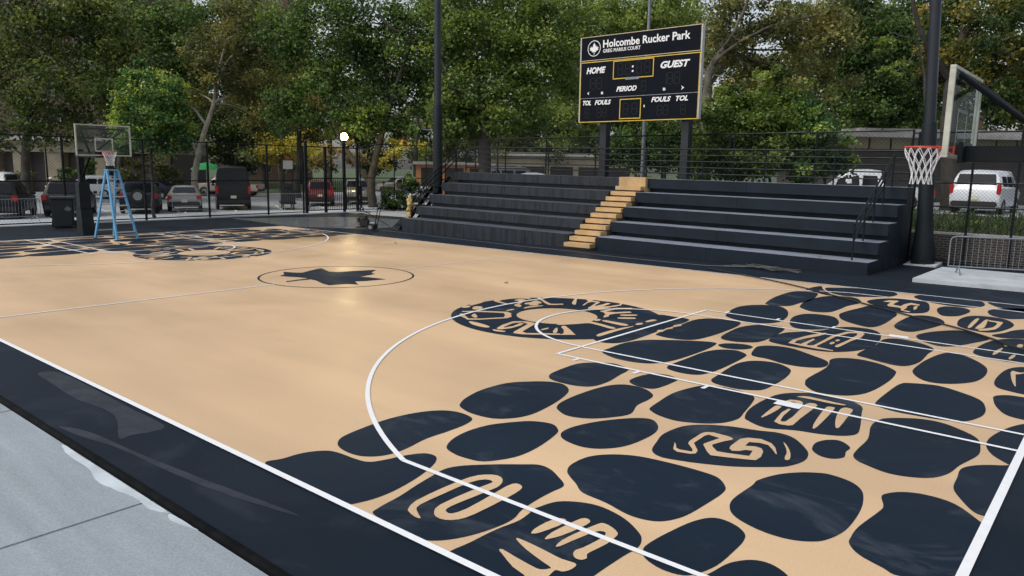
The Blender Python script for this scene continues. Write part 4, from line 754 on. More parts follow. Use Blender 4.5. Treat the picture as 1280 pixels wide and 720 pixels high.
# grass and weeds on the bank: nobody could count them
N = 9000
gx = rng.uniform(20, 44, N)
gy = 23.7 + 6.8 * rng.random(N) ** 1.2
gh = rng.uniform(.08, .34, N) * (0.5 + rng.random(N))
ga = rng.uniform(0, 6.28, N)
gz = 0.86 + 0.30 * (gy - 23.62) / 7.4 - 0.02
lean = rng.normal(0, .10, (N, 2))
co = np.zeros((N, 4, 3))
wd = 0.022
for k, s in ((0, -1), (1, 1)):
    co[:, k, 0] = gx + s * wd * np.cos(ga)
    co[:, k, 1] = gy + s * wd * np.sin(ga)
    co[:, k, 2] = gz
for k, s in ((2, .5), (3, -.5)):
    co[:, k, 0] = gx + s * wd * np.cos(ga) + lean[:, 0]
    co[:, k, 1] = gy + s * wd * np.sin(ga) + lean[:, 1]
    co[:, k, 2] = gz + gh


def quads_mesh(name, co, tint, m):
    me = bpy.data.meshes.new(name)
    n = len(co)
    me.vertices.add(n * 4)
    me.vertices.foreach_set('co', co.reshape(-1).astype(np.float32))
    me.loops.add(n * 4)
    me.loops.foreach_set('vertex_index', np.arange(n * 4, dtype=np.int32))
    me.polygons.add(n)
    me.polygons.foreach_set('loop_start', np.arange(0, n * 4, 4, dtype=np.int32))
    me.polygons.foreach_set('loop_total', np.full(n, 4, dtype=np.int32))
    me.update(calc_edges=True)
    a = me.attributes.new('tint', 'FLOAT', 'POINT')
    a.data.foreach_set('value', np.repeat(tint, 4).astype(np.float32))
    me.materials.append(m)
    o = bpy.data.objects.new(name, me)
    C.objects.link(o)
    return o


M['blade'] = leaf_mat('grass_blades', (0.016, 0.03, 0.008), (0.032, 0.056, 0.016), (0.05, 0.062, 0.026))
o = quads_mesh('grass', co, rng.random(N), M['blade'])
o['kind'] = 'stuff'
tag(o, 'weedy grass growing on the bank above the brick wall', 'grass')

# ================================================================== BLEACHERS
YL = [17.50, 18.31, 19.09, 19.83, 20.61, 21.45]
YR = [18.05, 18.95, 19.80, 20.65, 21.50, 22.35]
ZLf = [0.58, 1.05, 1.54, 2.04, 2.51]
ZR = [0.33, 0.81, 1.30, 1.81, 2.32]
X0, X1 = 5.6, 23.75


def tier_pt(t, i, dy=0.0, z=None):
    y = YL[i] + (YR[i] - YL[i]) * t + dy
    return (X0 + (X1 - X0) * t, y, z)


def ztop(t, i):
    return ZLf[i] + (ZR[i] - ZLf[i]) * t


ble = thing('bleachers', 'long dark slate stepped bleachers of five tiers with a tan stair through them', 'bleachers', (14.5, 19.5, 0))
bx = Matrix.Translation((-14.5, -19.5, 0))


def tier_block(i, t0, t1, m, seam=0.004):
    bm = BM()
    rings = []
    for t in (t0, t1):
        zt, zb = ztop(t, i), (ztop(t, i - 1) if i else None)
        x = X0 + (X1 - X0) * t + (seam if t == t0 else -seam)
        y0 = YL[i] + (YR[i] - YL[i]) * t
        y1 = YL[i + 1] + (YR[i + 1] - YL[i + 1]) * t + 0.22
        if i == 4:
            y1 -= 0.22
        lip = zt - 0.70 * (zt - zb) if i else -0.25
        rc = 0.22 if i else 0.0
        pr = [(y0, zt), (y0, lip), (y0 + rc, lip), (y0 + rc, -0.3), (y1 - .002, -0.3), (y1 - .002, zt)]
        if not i:
            pr = [(y0, zt), (y0, -0.3), (y1 - .002, -0.3), (y1 - .002, zt)]
        rings.append([bm.verts.new((x, y, z)) for y, z in pr])
    n = len(rings[0])
    for k in range(n):
        f = bm.faces.new((rings[0][k], rings[1][k], rings[1][(k + 1) % n], rings[0][(k + 1) % n]))
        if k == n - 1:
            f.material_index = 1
    bm.faces.new(list(reversed(rings[0])))
    bm.faces.new(rings[1])
    bmesh.ops.recalc_face_normals(bm, faces=bm.faces[:])
    es = [e for e in bm.edges if all(abs(v.co.z - ztop((v.co.x - X0) / (X1 - X0), i)) < .02 for v in e.verts) and abs(e.verts[0].co.x - e.verts[1].co.x) > .5]
    bmesh.ops.bevel(bm, geom=es, offset=0.012, segments=2, affect='EDGES')
    bm.transform(bx)
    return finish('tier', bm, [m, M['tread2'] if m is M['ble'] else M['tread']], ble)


TA0, TA1 = 0.463, 0.525
for i in range(5):
    cuts = [0.0] + sorted((k + random.uniform(-.3, .3)) * TA0 / 9 for k in range(1, 9)) + [TA0]
    for a, b in zip(cuts, cuts[1:]):
        tier_block(i, a, b, M['ble'], 0.006)
    s = 0.745 - 0.004 * i
    tier_block(i, TA1, s, M['ble2'])
    tier_block(i, s, 1.0, M['ble2'])
# tan stair
ax0, ax1 = X0 + (X1 - X0) * TA0 + 0.02, X0 + (X1 - X0) * TA1 - 0.02
ns = 11
yst, yen = 17.46, 20.95
for k in range(ns):
    bm = BM()
    zt = 2.10 * (k + 1) / ns + 0.02
    y0 = yst + (yen - yst) * k / ns
    box(bm, (ax0, y0, zt - 0.145), (ax1, y0 + (yen - yst) / ns + 0.1, zt), 0, 0.008)
    bm.transform(bx)
    finish('step', bm, M['step'], ble)
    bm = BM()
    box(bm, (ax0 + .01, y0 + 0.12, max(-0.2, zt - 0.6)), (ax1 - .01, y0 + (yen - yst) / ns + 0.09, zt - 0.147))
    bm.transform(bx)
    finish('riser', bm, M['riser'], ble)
bm = BM()
box(bm, (ax0 - 0.03, 20.92, 1.0), (ax1 + 0.03, 21.75, 2.455), 0, 0.01)
bm.transform(bx)
finish('landing', bm, M['step'], ble)
# back guard rail: posts and five rails
bm = BM()
yb = lambda t: (21.28 + (22.2 - 21.28) * t)
for k in range(9):
    t = 0.004 + 0.992 * k / 8
    x = X0 + (X1 - X0) * t
    zb = ztop(t, 4)
    tube(bm, [(x, yb(t), zb - 0.05), (x, yb(t), zb + 1.10)], 0.028, 8)
for h in (0.22, 0.44, 0.66, 0.88, 1.10):
    tube(bm, [(X0 + (X1 - X0) * t, yb(t), ztop(t, 4) + h) for t in (0.004, 0.5, 0.996)], 0.022 if h < 1 else 0.028, 8)
bm.transform(bx)
finish('guard_rail', bm, M['iron'], ble)


def handrail(xr, t, dy0, dy1):
    bm = BM()
    ys = [tier_pt(t, i)[1] for i in range(5)]
    y0, y1 = ys[0] + dy0, ys[4] + dy1
    z0, z1 = ztop(t, 0), ztop(t, 4)
    for h in (0.98, 0.76, 0.54):
        pts = [(xr, y0, z0 + h), (xr, y1, z1 + h)]
        tube(bm, pts, 0.029, 8)
    for i in range(5):
        y = ys[i] + dy0 + (dy1 - dy0) * i / 4
        f = (y - y0) / (y1 - y0)
        zt = z0 + (z1 - z0) * f + 0.98
        tube(bm, [(xr, y, ztop(t, i) - 0.03 if t < 1 and t > 0 else -0.1), (xr, y, zt)], 0.024, 8)
    bm.transform(bx)
    return finish('handrail', bm, M['iron'], ble)


handrail(23.25, 0.973, 0.30, 0.35)
# the left stair: its own rail beside the tier ends, with narrow steel treads
handrail(5.25, 0.0, 0.9, 0.45)
for k in range(8):
    bm = BM()
    z = 0.26 + 2.2 * k / 8
    y = 17.95 + 2.6 * k / 8
    box(bm, (4.75, y, z - 0.05), (5.56, y + 0.30, z), 0, 0.005)
    bm.transform(bx)
    finish('side_tread', bm, M['iron'], ble)
bm = BM()
for x in (4.74, 5.3):
    hexa(bm, [(x, 17.9, -0.1), (x + .03, 17.9, -0.1), (x + .03, 18.25, -0.1), (x, 18.25, -0.1), (x, 20.5, 2.3), (x + .03, 20.5, 2.3), (x + .03, 20.7, 2.3), (x, 20.7, 2.3)])
bm.transform(bx)
finish('stringer', bm, M['iron'], ble)

# ochre cloth knotted on the foot of the left rail
bm = BM()
tube(bm, crom([(5.22, 18.38, 1.42), (5.20, 18.30, 1.30), (5.28, 18.27, 1.05), (5.18, 18.28, 0.85), (5.25, 18.22, 0.62), (5.16, 18.2, 0.5)], False, 4), [0.05, 0.1, 0.13, 0.1, 0.12, .1, .09, .12, .1, .08, .1, .12, .1, .08, .1, .08, .08, .07, .06, .05, .04], 9)
for v in bm.verts:
    v.co += Vector((random.uniform(-.03, .03), random.uniform(-.03, .03), random.uniform(-.03, .03)))
tag(finish('cloth', bm, M['rag'], smooth=True), 'ochre yellow cloth hanging at the foot of the left bleacher handrail', 'cloth')

# ================================================================== SCOREBOARD
SX0, SX1, SY, SZ0, SZ1 = 11.11, 16.39, 22.30, 4.60, 7.95
SW = SX1 - SX0
sb = thing('scoreboard', 'black park scoreboard with yellow trim and white lettering on two square posts', 'scoreboard', (13.75, 22.9, 0))


def S_(u, v, dy=0.0):
    return Vector((SX0 + u - 13.75, SY - 22.9 + dy, SZ1 - v))


bm = BM()
for x in (12.08, 15.74):
    box(bm, (x - .155 - 13.75, -0.28, -0.1), (x + .155 - 13.75, 0.03, 7.0), 0, 0.01)
    finish('post', bm, M['pole'], sb)
    bm = BM()
bm.free()


def panel(u0, v0, u1, v1, d0, d1, name, m, bev=0.006):
    bm = BM()
    a, b = S_(u0, v1, d0), S_(u1, v0, d1)
    box(bm, a, b, 0, bev)
    return finish(name, bm, m, sb)


panel(0, 0, SW, 0.93, 0, 0.17, 'header_panel', M['board'])
panel(0.0, 0.975, SW, 3.35, 0, 0.17, 'main_panel', M['board'])
panel(SW + .002, 0.0, SW + .035, 3.35, -0.01, 0.18, 'side_trim', M['alu'])
panel(-.035, 0.0, -.002, 3.35, -0.01, 0.18, 'side_trim', M['alu'])


def border(u0, v0, u1, v1, wd, name, m, d=-0.012):
    bm = BM()
    for (a, b, c, e) in ((u0, v0, u1, v0 + wd), (u0, v1 - wd, u1, v1), (u0, v0 + wd, u0 + wd, v1 - wd), (u1 - wd, v0 + wd, u1, v1 - wd)):
        box(bm, S_(a, e, d), S_(c, b, 0.004))
    return finish(name, bm, m, sb)


border(0, 0, SW, 0.93, 0.022, 'header_border', M['cream'])
border(0, 0.975, SW, 3.35, 0.032, 'main_border', M['yellow'])
border(1.56, 1.02, 3.37, 1.72, 0.034, 'clock_border', M['yellow'])
border(1.92, 2.49, 2.88, 3.26, 0.034, 'shot_clock_border', M['yellow'])
bm = BM()
box(bm, S_(0.02, 2.40, -0.008), S_(SW - .02, 2.39, 0.004))
finish('divider', bm, M['alu'], sb)
tx = [('Holcombe Rucker Park', 1.05, 0.475, 3.78, 0.295, .012, 0), ('GREG MARIUS COURT', 1.06, 0.665, 1.70, 0.135, .006, 0),
      ('HOME', 0.29, 1.44, 0.92, 0.25, .03, .28), ('GUEST', 3.66, 1.45, 1.21, 0.26, .03, .28), ('PERIOD', 1.74, 2.20, 0.92, 0.20, .03, .28),
      ('TOL', 0.16, 2.67, 0.40, 0.19, .03, .28), ('FOULS', 0.74, 2.67, 0.77, 0.19, .03, .28), ('FOULS', 3.32, 2.67, 0.83, 0.19, .03, .28), ('TOL', 4.36, 2.67, 0.50, 0.19, .03, .28),
      ('B', 1.03, 2.26, 0.10, 0.10, .03, 0), ('B', 3.80, 2.26, 0.11, 0.10, .03, 0), ('1', 3.00, 2.84, 0.045, 0.085, .03, 0)]
for s, u, v, wd, h, bo, sh in tx:
    text_mesh('lettering', s, wd, h, M['letter'], sb, S_(u, v, -0.004), bo + .008, sh)


def flat(name, pts, m, d=-0.010):
    bm = BM()
    f = bm.faces.new([bm.verts.new(S_(u, v, d)) for u, v in pts])
    r = bmesh.ops.extrude_face_region(bm, geom=[f])
    for x in r['geom']:
        if isinstance(x, bmesh.types.BMVert):
            x.co.y += abs(d) + .003
    bmesh.ops.triangulate(bm, faces=[f for f in bm.faces if len(f.verts) > 4])
    bmesh.ops.recalc_face_normals(bm, faces=bm.faces[:])
    return finish(name, bm, m, sb)


flat('arrow', [(0.36, 2.20), (0.46, 2.13), (0.43, 2.20), (0.46, 2.27)], M['letter'])
flat('arrow', [(4.68, 2.20), (4.56, 2.12), (4.60, 2.20), (4.56, 2.28)], M['letter'])
flat('colon_dot', [(2.42, 1.25), (2.49, 1.25), (2.48, 1.32), (2.41, 1.32)], M['letter'])
flat('colon_dot', [(2.42, 1.42), (2.49, 1.42), (2.48, 1.49), (2.41, 1.49)], M['letter'])
flat('maker_plate', [(2.14, 1.675), (2.74, 1.675), (2.74, 1.77), (2.14, 1.77)], M['galv'], -0.018)
# emblem: ring and plane-tree leaf
bm = BM()
ec = (0.63, 0.46)
n = 40
for r0, r1 in ((0.282, 0.308),):
    vs = [[bm.verts.new(S_(ec[0] + r * math.cos(2 * math.pi * k / n), ec[1] + r * math.sin(2 * math.pi * k / n), -0.008)) for k in range(n)] for r in (r0, r1)]
    for k in range(n):
        bm.faces.new((vs[0][k], vs[0][(k + 1) % n], vs[1][(k + 1) % n], vs[1][k]))
half = [(0, -.235), (.022, -.155), (.047, -.17), (.052, -.11), (.088, -.118), (.062, -.045), (.10, -.062), (.155, -.085), (.15, -.03), (.218, -.038), (.168, .03), (.205, .05), (.15, .085), (.085, .10), (.098, .135), (.045, .15), (.013, .125), (.013, .24)]
lp = half + [(-x, y) for x, y in reversed(half) if x > 0]
f = bm.faces.new([bm.verts.new(S_(ec[0] + x, ec[1] + y, -0.008)) for x, y in lp])
bmesh.ops.triangulate(bm, faces=[f])
for f in bm.faces:
    f.normal_update()
    if f.normal.y > 0:
        f.normal_flip()
finish('emblem', bm, M['letter'], sb)
# unlit seven-segment digits
SEG = ((0.1, 0, .9, 0), (0, .05, 0, .47), (1, .05, 1, .47), (.1, .5, .9, .5), (0, .53, 0, .95), (1, .53, 1, .95), (.1, 1, .9, 1))


def digit(u, v, wd, h, skip=False):
    bm = BM()
    s = 0.028
    for a, b, c, e in SEG:
        if skip and not (a == 1 and c == 1):
            continue
        p0 = S_(u + a * wd - s / 2 * (a == c), v + max(b, e) * h + s / 2 * (b == e), -0.005)
        p1 = S_(u + c * wd + s / 2 * (a == c), v + min(b, e) * h - s / 2 * (b == e), 0.004)
        box(bm, p0, p1)
    finish('digit', bm, M['segment'], sb)


for u in (1.78, 2.12, 2.62, 2.98):
    digit(u, 1.13, 0.22, 0.44)
for u in (0.52, 0.82, 3.96, 4.26):
    digit(u, 1.62, 0.22, 0.42)
digit(0.26, 1.62, 0.22, 0.42, True)
digit(3.70, 1.62, 0.22, 0.42, True)
digit(2.86, 1.86, 0.20, 0.38)
for u in (0.28, 0.86, 1.12, 3.60, 3.86, 4.58):
    digit(u, 2.80, 0.19, 0.36)
for u in (2.08, 2.48):
    digit(u, 2.66, 0.22, 0.42)

# ================================================================== HOOPS


def hoop(label):
    """local frame: post at the origin, the court towards -X"""
    t = thing('basketball_hoop', label, 'basketball hoop', (0, 0, 0), 0, 'basketball hoops at the ends of the court')
    bm = BM()
    box(bm, (-.10, -.10, -.1), (.10, .10, 3.15), 0, .01)
    finish('post', bm, M['iron'], t)
    bm = BM()
    hexa(bm, [(-.36, -.22, -.02), (.24, -.22, -.02), (.24, .22, -.02), (-.36, .22, -.02), (-.25, -.20, .95), (.2, -.20, .95), (.2, .20, .95), (-.25, .20, .95)])
    box(bm, (-.22, -.19, .955), (.18, .19, 1.95), 0, .03)
    finish('post_pad', bm, M['pad'], t)
    bm = BM()
    box(bm, (-2.10, -.09, 2.86), (.25, .09, 3.06), 0, .01)
    box(bm, (-2.14, -.30, 2.84), (-2.09, .30, 3.10), 0, .005)
    finish('arm', bm, M['iron'], t)
    for s in (-1, 1):
        bm = BM()
        tube(bm, [(-2.13, s * .74, 3.88), (-1.10, s * .08, 3.02)], .035, 8)
        finish('brace', bm, M['iron'], t)
    bm = BM()
    box(bm, (-2.14, -.72, 3.80), (-2.10, .72, 3.86), 0, .004)
    finish('cross_bar', bm, M['iron'], t)
    bm = BM()
    tube(bm, [(-.9, .0, 2.88), (0, 0, 2.1)], .045, 8)
    finish('brace', bm, M['iron'], t)
    bx0 = -2.16
    bm = BM()
    w2, z0, z1, fw = .915, 2.90, 3.97, .042
    for a in ((-w2, z0, w2, z0 + fw), (-w2, z1 - fw, w2, z1), (-w2, z0 + fw, -w2 + fw, z1 - fw), (w2 - fw, z0 + fw, w2, z1 - fw)):
        box(bm, (bx0 - .045, a[0], a[1]), (bx0 + .02, a[2], a[3]), 0, .004)
    bf = finish('backboard_frame', bm, M['frame'], t)
    bm = BM()
    box(bm, (bx0 - .018, -w2 + fw + .001, z0 + fw + .001), (bx0 - .006, w2 - fw - .001, z1 - fw - .001))
    finish('backboard_glass', bm, M['glass'], t)
    bm = BM()
    for a in ((-.305, 3.05, .305, 3.09), (-.305, 3.47, .305, 3.51), (-.305, 3.09, -.265, 3.47), (.265, 3.09, .305, 3.47)):
        box(bm, (bx0 - .0225, a[0], a[1]), (bx0 - .0195, a[2], a[3]))
    finish('target_square', bm, M['frame'], t)
    rx, rr, rz = bx0 - .045 - .15 - .23, .23, 3.05
    bm = BM()
    n = 36
    tube(bm, [(rx + rr * math.cos(2 * math.pi * k / n), rr * math.sin(2 * math.pi * k / n), rz) for k in range(n + 1)], .0095, 8)
    for s in (-1, 1):
        tube(bm, [(bx0 - .05, s * .08, rz - .01), (rx + rr * .72, s * .16, rz)], .01, 6)
        tube(bm, [(bx0 - .05, s * .07, rz - .12), (rx + rr * .72, s * .16, rz - .012)], .008, 6)
    box(bm, (bx0 - .075, -.11, rz - .15), (bx0 - .047, .11, rz + .012), 0, .004)
    rim = finish('rim', bm, M['rimr'], t, smooth=True)
    bm = BM()
    prof = [(0, .228), (-.06, .215), (-.14, .182), (-.24, .145), (-.34, .125), (-.44, .128), (-.47, .132)]
    for k in range(12):
        for sgn in (-1, 1):
            pts = []
            for i in range(13):
                f = i / 12
                zz = -.47 * f
                j = max(q for q in range(len(prof) - 1) if prof[q][0] >= zz - 1e-6)
                a, b = prof[j], prof[j + 1]
                rad = a[1] + (b[1] - a[1]) * (zz - a[0]) / (b[0] - a[0])
                ang = 2 * math.pi * (k + sgn * 1.5 * f * 1.34) / 12
                wob = .006 * math.sin(9 * f + k * 2.1)
                pts.append((rx + (rad + wob) * math.cos(ang), (rad + wob) * math.sin(ang), rz - .012 + zz))
            tube(bm, pts, .0048, 5)
    finish('net', bm, M['net'], t, smooth=True)
    return t


h0 = hoop('near hoop with glass backboard seen edge-on, white net before the right light pole')
h0.location = (29.585, 7.66, 0)
dup(h0, (-0.94, 7.64, 0), math.pi, 'far hoop with clear glass backboard, padded black post and blue stepladder under its rim')

# ================================================================== LIGHT POLES


def light_pole(loc, label, zp, r0):
    t = thing('light_pole', label, 'light pole', loc, 0, 'tall dark light poles by the bleachers')
    bm = BM()
    tube(bm, [(0, 0, 0), (0, 0, 8), (0, 0, 15)], [r0, r0 * .93, r0 * .8], 20)
    finish('pole', bm, M['pole'], t, smooth=True)
    bm = BM()
    lathe(bm, [(r0 + .16, .04), (r0 + .17, .12), (r0 + .17, .35), (r0 + .09, 1.0), (r0 + .05, 1.5), (r0 + .045, zp - .03), (r0 + .035, zp)], 24)
    finish('post_pad', bm, M['pad'], t, smooth=True)
    bm = BM()
    box(bm, (-.45, -.45, -.05), (.45, .45, .045), 0, .01)
    finish('base_plate', bm, M['slab'], t)
    bm = BM()
    box(bm, (-1.2, -.06, 14.4), (1.2, .06, 14.52), 0, .01)
    for x in (-1.0, -.35, .35, 1.0):
        box(bm, (x - .22, -.55, 14.1), (x + .22, -.07, 14.4), 0, .03)
    finish('floodlights', bm, M['iron'], t)
    return t


rp_ = light_pole((24.29, 21.95, 0), 'tall dark pole with padded foot rising behind the near hoop', 4.25, .165)
rp_.rotation_euler = Matrix.Rotation(-0.052, 3, FW).to_euler()
light_pole((5.02, 20.15, 0), 'tall dark pole beside the left end of the bleachers', 5.4, .165)

# thin grey street light behind the scoreboard
t = thing('street_light', 'thin grey steel street light standing behind the scoreboard', 'street light', P(803, 33.5))
bm = BM()
tube(bm, [(0, 0, 0), (0, 0, 6), (0, 0, 10.1)], [.10, .085, .06], 12)
finish('pole', bm, M['galv'], t, smooth=True)
bm = BM()
tube(bm, [(-.55, -.45, 10.12), (0, 0, 10.10), (.55, .45, 10.12)], .03, 8)
finish('arm', bm, M['galv'], t)
bm = BM()
for s in (-1, 1):
    box(bm, (s * .62 - .2, s * .5 - .1, 10.02), (s * .62 + .2, s * .5 + .1, 10.17), 0, .03)
finish('lamp_head', bm, M['galv'], t)

# ================================================================== FENCES


def chain_fence(name, label, p0, p1, h, spacing, rails, group=None, mesh=0.075, gap=None, post_r=0.035):
    p0, p1 = Vector(p0), Vector(p1)
    L = (p1 - p0).length
    a = math.atan2(p1.y - p0.y, p1.x - p0.x)
    t = thing(name, label, 'fence', p0, a, group)
    xs = spacing if isinstance(spacing, (list, tuple)) else [L * k / max(1, round(L / spacing)) for k in range(max(1, round(L / spacing)) + 1)]
    for x in xs:
        bm = BM()
        tube(bm, [(x, 0, -.05), (x, 0, h + .03)], post_r, 8)
        finish('post', bm, M['iron'], t)
    for z in rails:
        bm = BM()
        tube(bm, [(0, 0, z), (L, 0, z)], .03, 6)
        finish('rail', bm, M['iron'], t)
    bm = BM()
    wr = .0032
    s = mesh * math.sqrt(2)
    k = -h
    while k < L:
        for d in (1, -1):
            # wires climbing at 45 degrees, clipped to the panel
            xa, za = k, 0.05
            xb, zb = k + h - .05, h
            if xa < 0:
                za += -xa
                xa = 0
            if xb > L:
                zb -= xb - L
                xb = L
            if xb - xa > .02:
                A = Vector((xa, 0.004 * d, za if d > 0 else h + .05 - za))
                B = Vector((xb, 0.004 * d, zb if d > 0 else h + .05 - zb))
                n = Vector((-(B - A).z, 0, (B - A).x)).normalized() * wr
                y = Vector((0, wr, 0))
                va = [bm.verts.new(A + n), bm.verts.new(A - n * .5 + y), bm.verts.new(A - n * .5 - y)]
                vb = [bm.verts.new(B + n), bm.verts.new(B - n * .5 + y), bm.verts.new(B - n * .5 - y)]
                for q in range(3):
                    bm.faces.new((va[q], va[(q + 1) % 3], vb[(q + 1) % 3], vb[q]))
        k += s
    finish('wire_mesh', bm, M['iron'], t)
    return t


chain_fence('chain_link_fence', 'long black chain-link fence in front of the parked cars, left of the gate', (-6.3, -4, 0), (-7.35, 21.6, 0), 3.75, [0, 3.4, 6.7, 9.95, 13.1, 16.6, 19.85, 23.3, 25.62], (.08, 1.85, 3.75), mesh=.10, post_r=.055)
chain_fence('chain_link_fence', 'black chain-link fence right of the gate up to the planter corner', (-7.3, 25.6, 0), (-6.7, 30.5, 0), 4.05, 2.45, (.10, 2.0, 4.05), mesh=.10)
chain_fence('chain_link_fence', 'tall black chain-link fence running behind the bleachers and scoreboard', (-6.7, 30.5, 0), (5.0, 24.2, 0), 4.1, 3.3, (.1, 4.1), mesh=.10)
chain_fence('chain_link_fence', 'black chain-link fence behind the top bleacher tier', (5.1, 24.1, 0), (23.4, 23.3, 0), 4.1, 3.05, (.1, 4.1), mesh=.10)
chain_fence('chain_link_fence', 'black chain-link fence in front of the low brick wall at the right', (23.5, 22.95, 0), (38, 22.95, 0), 4.0, [.15, 1.68, 2.85, 5.2, 8.2, 11.2, 14.4], (.1, 1.75, 2.48, 4.0), mesh=.075)
# gate: two tall leaves of steel pickets low, open frame above
g = thing('picket_gate', 'black steel gate with tall posts and close pickets along its foot', 'gate', (-7.35, 21.8, 0), math.atan2(3.6, .05))
for x in (0, 1.3, 2.62, 3.6):
    bm = BM()
    box(bm, (x - .07, -.07, -.05), (x + .07, .07, 4.05 if x != 1.3 else 3.75), 0, .006)
    finish('post', bm, M['iron'], g)
for z in (.12, 1.95, 3.72):
    bm = BM()
    box(bm, (.05, -.025, z), (3.55, .025, z + .06))
    finish('rail', bm, M['iron'], g)
bm = BM()
for k in range(26):
    x = .15 + k * 3.3 / 25
    box(bm, (x - .012, -.012, .18), (x + .012, .012, 1.95))
finish('pickets', bm, M['iron'], g)

# ================================================================== CROWD BARRIERS


def barrier(label):
    t = thing('crowd_barrier', label, 'crowd barrier', (0, 0, 0), 0, 'galvanised crowd barriers')
    bm = BM()
    L, z0, z1, r = 2.4, .20, 1.00, .017
    c = .12
    loop = [(0, 0, z0), (0, 0, z1 - c), (c * .3, 0, z1 - c * .3), (c, 0, z1), (L - c, 0, z1), (L - c * .3, 0, z1 - c * .3), (L, 0, z1 - c), (L, 0, z0), (0, 0, z0)]
    tube(bm, loop, r, 8)
    finish('frame', bm, M['galv'], t, smooth=True)
    bm = BM()
    for k in range(1, 18):
        x = L * k / 18
        tube(bm, [(x, 0, z0), (x, 0, z1)], .0065, 5)
    finish('bars', bm, M['galv'], t)
    for x in (.25, L - .25):
        bm = BM()
        tube(bm, [(x, -.34, .012), (x, -.06, z0 + .01), (x, .06, z0 + .01), (x, .34, .012)], .018, 6)
        finish('foot', bm, M['galv'], t)
    return t


b0 = barrier('steel crowd barrier standing across the concrete pad at the right edge')
b0.location = (25.42, 19.35, 0.10)
b0.rotation_euler = (0, 0, R(18))
dup(b0, (-9.2, 6.6, 0), R(100), 'steel crowd barrier between the leftmost black car and the bin')
dup(b0, (-10.6, 15.6, 0), R(85), 'steel crowd barrier directly behind the silver sedan')
dup(b0, (-10.3, 21.9, 0), R(85), 'steel crowd barrier in front of the black equipment cart')

# concrete pad under the near barrier
bm = BM()
v = [(24.95, 17.62), (25.0, 20.9), (31.0, 20.9), (31.0, 17.9)]
hexa(bm, [(x, y, -.1) for x, y in v[::-1]] + [(x, y, .10) for x, y in v[::-1]])
bmesh.ops.recalc_face_normals(bm, faces=bm.faces[:])
bmesh.ops.bevel(bm, geom=bm.edges[:], offset=.012, segments=2, affect='EDGES')
struct(finish('concrete_pad', bm, M['slab']))
# plinth at the right pole is part of that pole's base plate; brick retaining wall behind
t = thing('brick_wall', 'low dark brick retaining wall with pale coping along the bank at the right', 'wall', (24, 23.3, 0))
bm = BM()
box(bm, (-3, 0, -.1), (16, .24, .86))
finish('brickwork', bm, M['brick2'], t)
bm = BM()
box(bm, (-3, -.03, .862), (16, .30, .93), 0, .008)
finish('coping', bm, M['stone'], t)

# dry leaves blown onto the deck
dry = mat('dry_leaf', (.30, .13, .045), .8, var=.4, scale=20)
lm = None
for k, (x, y, z, lab) in enumerate(((23.3, 19.9, .002, 'dry orange leaf lying at the right end of the bleachers'), (24.45, 21.3, .06, 'dry orange leaf on the plinth of the right light pole'), (23.6, 18.2, .002, 'dry leaf on the black deck in front of the right bleacher corner'), (9.0, 14.2, .004, 'single dry leaf on the tan court near the washer'), (22.4, 18.25, .37, 'dry leaf on the lowest bleacher tread near the handrail'), (20.3, 21.5, 2.40, 'dry leaf on the top bleacher tier'), (17.9, 9.9, .004, 'small dry leaf on the open tan court'), (22.1, -1.9, .014, 'dry leaf on the pale sidewalk'))):
    bm = BM()
    n_ = 12
    ang = random.uniform(0, 6.28)
    ctr_ = bm.verts.new((0, 0, .012))
    rv = []
    for q in range(n_):
        r_ = (.075 if q % 2 else .045) * random.uniform(.8, 1.15)
        a_ = 2 * math.pi * q / n_
        rv.append(bm.verts.new((r_ * math.cos(a_), r_ * .75 * math.sin(a_), .004 + .022 * abs(math.sin(a_ * 1.5)))))
    for q in range(n_):
        bm.faces.new((ctr_, rv[q], rv[(q + 1) % n_]))
    lo = finish('dry_leaf', bm, dry)
    lo.location = (x, y, z)
    lo.rotation_euler = (0, 0, ang)
    tag(lo, lab, 'leaf', 'dry leaves on the ground')

# ================================================================== CABLES
bm = BM()
tube(bm, [(x, y, .032) for x, y in crom([(20.1, 16.0), (21.44, 15.38), (22.23, 14.98), (23.2, 14.4), (24.22, 13.65), (24.95, 13.08), (25.61, 12.6), (26.3, 12.05), (27.05, 11.5), (27.62, 10.92), (28.12, 10.35), (29.6, 9.4), (31, 9.2)], False, 5)], .017, 6)
tag(finish('power_cable', bm, M['cable'], smooth=True), 'black cable lying across the painted stones towards the right edge', 'cable')
bm = BM()
pts = [(4.4, 17.3), (8.4, 17.05), (12.29, 16.75), (14.39, 16.76), (16.54, 16.5), (18.5, 16.5), (19.77, 16.6)]
tube(bm, [(x, y, .012) for x, y in crom(pts, False, 6)], .010, 6)
tl = []
for k in range(26):
    a = k * 2.4
    tl.append((20.9 + .75 * math.cos(a) + random.uniform(-.25, .25) + .03 * k, 17.1 + .36 * math.sin(a * 1.1) + random.uniform(-.15, .15), .02 + random.random() * .07))
tl = [(19.77, 16.6, .012)] + tl + [(22.3, 17.0, .012)]
tube(bm, crom(tl, False, 5), .011, 6)
tag(finish('extension_cord', bm, mat('grey_cord', (0.06, 0.058, 0.06), .5), smooth=True), 'long thin cord along the foot of the bleachers ending in a tangle', 'cord')
# ================================================================== STEP LADDER
t = thing('stepladder', 'tall blue fibreglass stepladder open under the far hoop net', 'stepladder', (1.62, 7.68, 0), R(97))
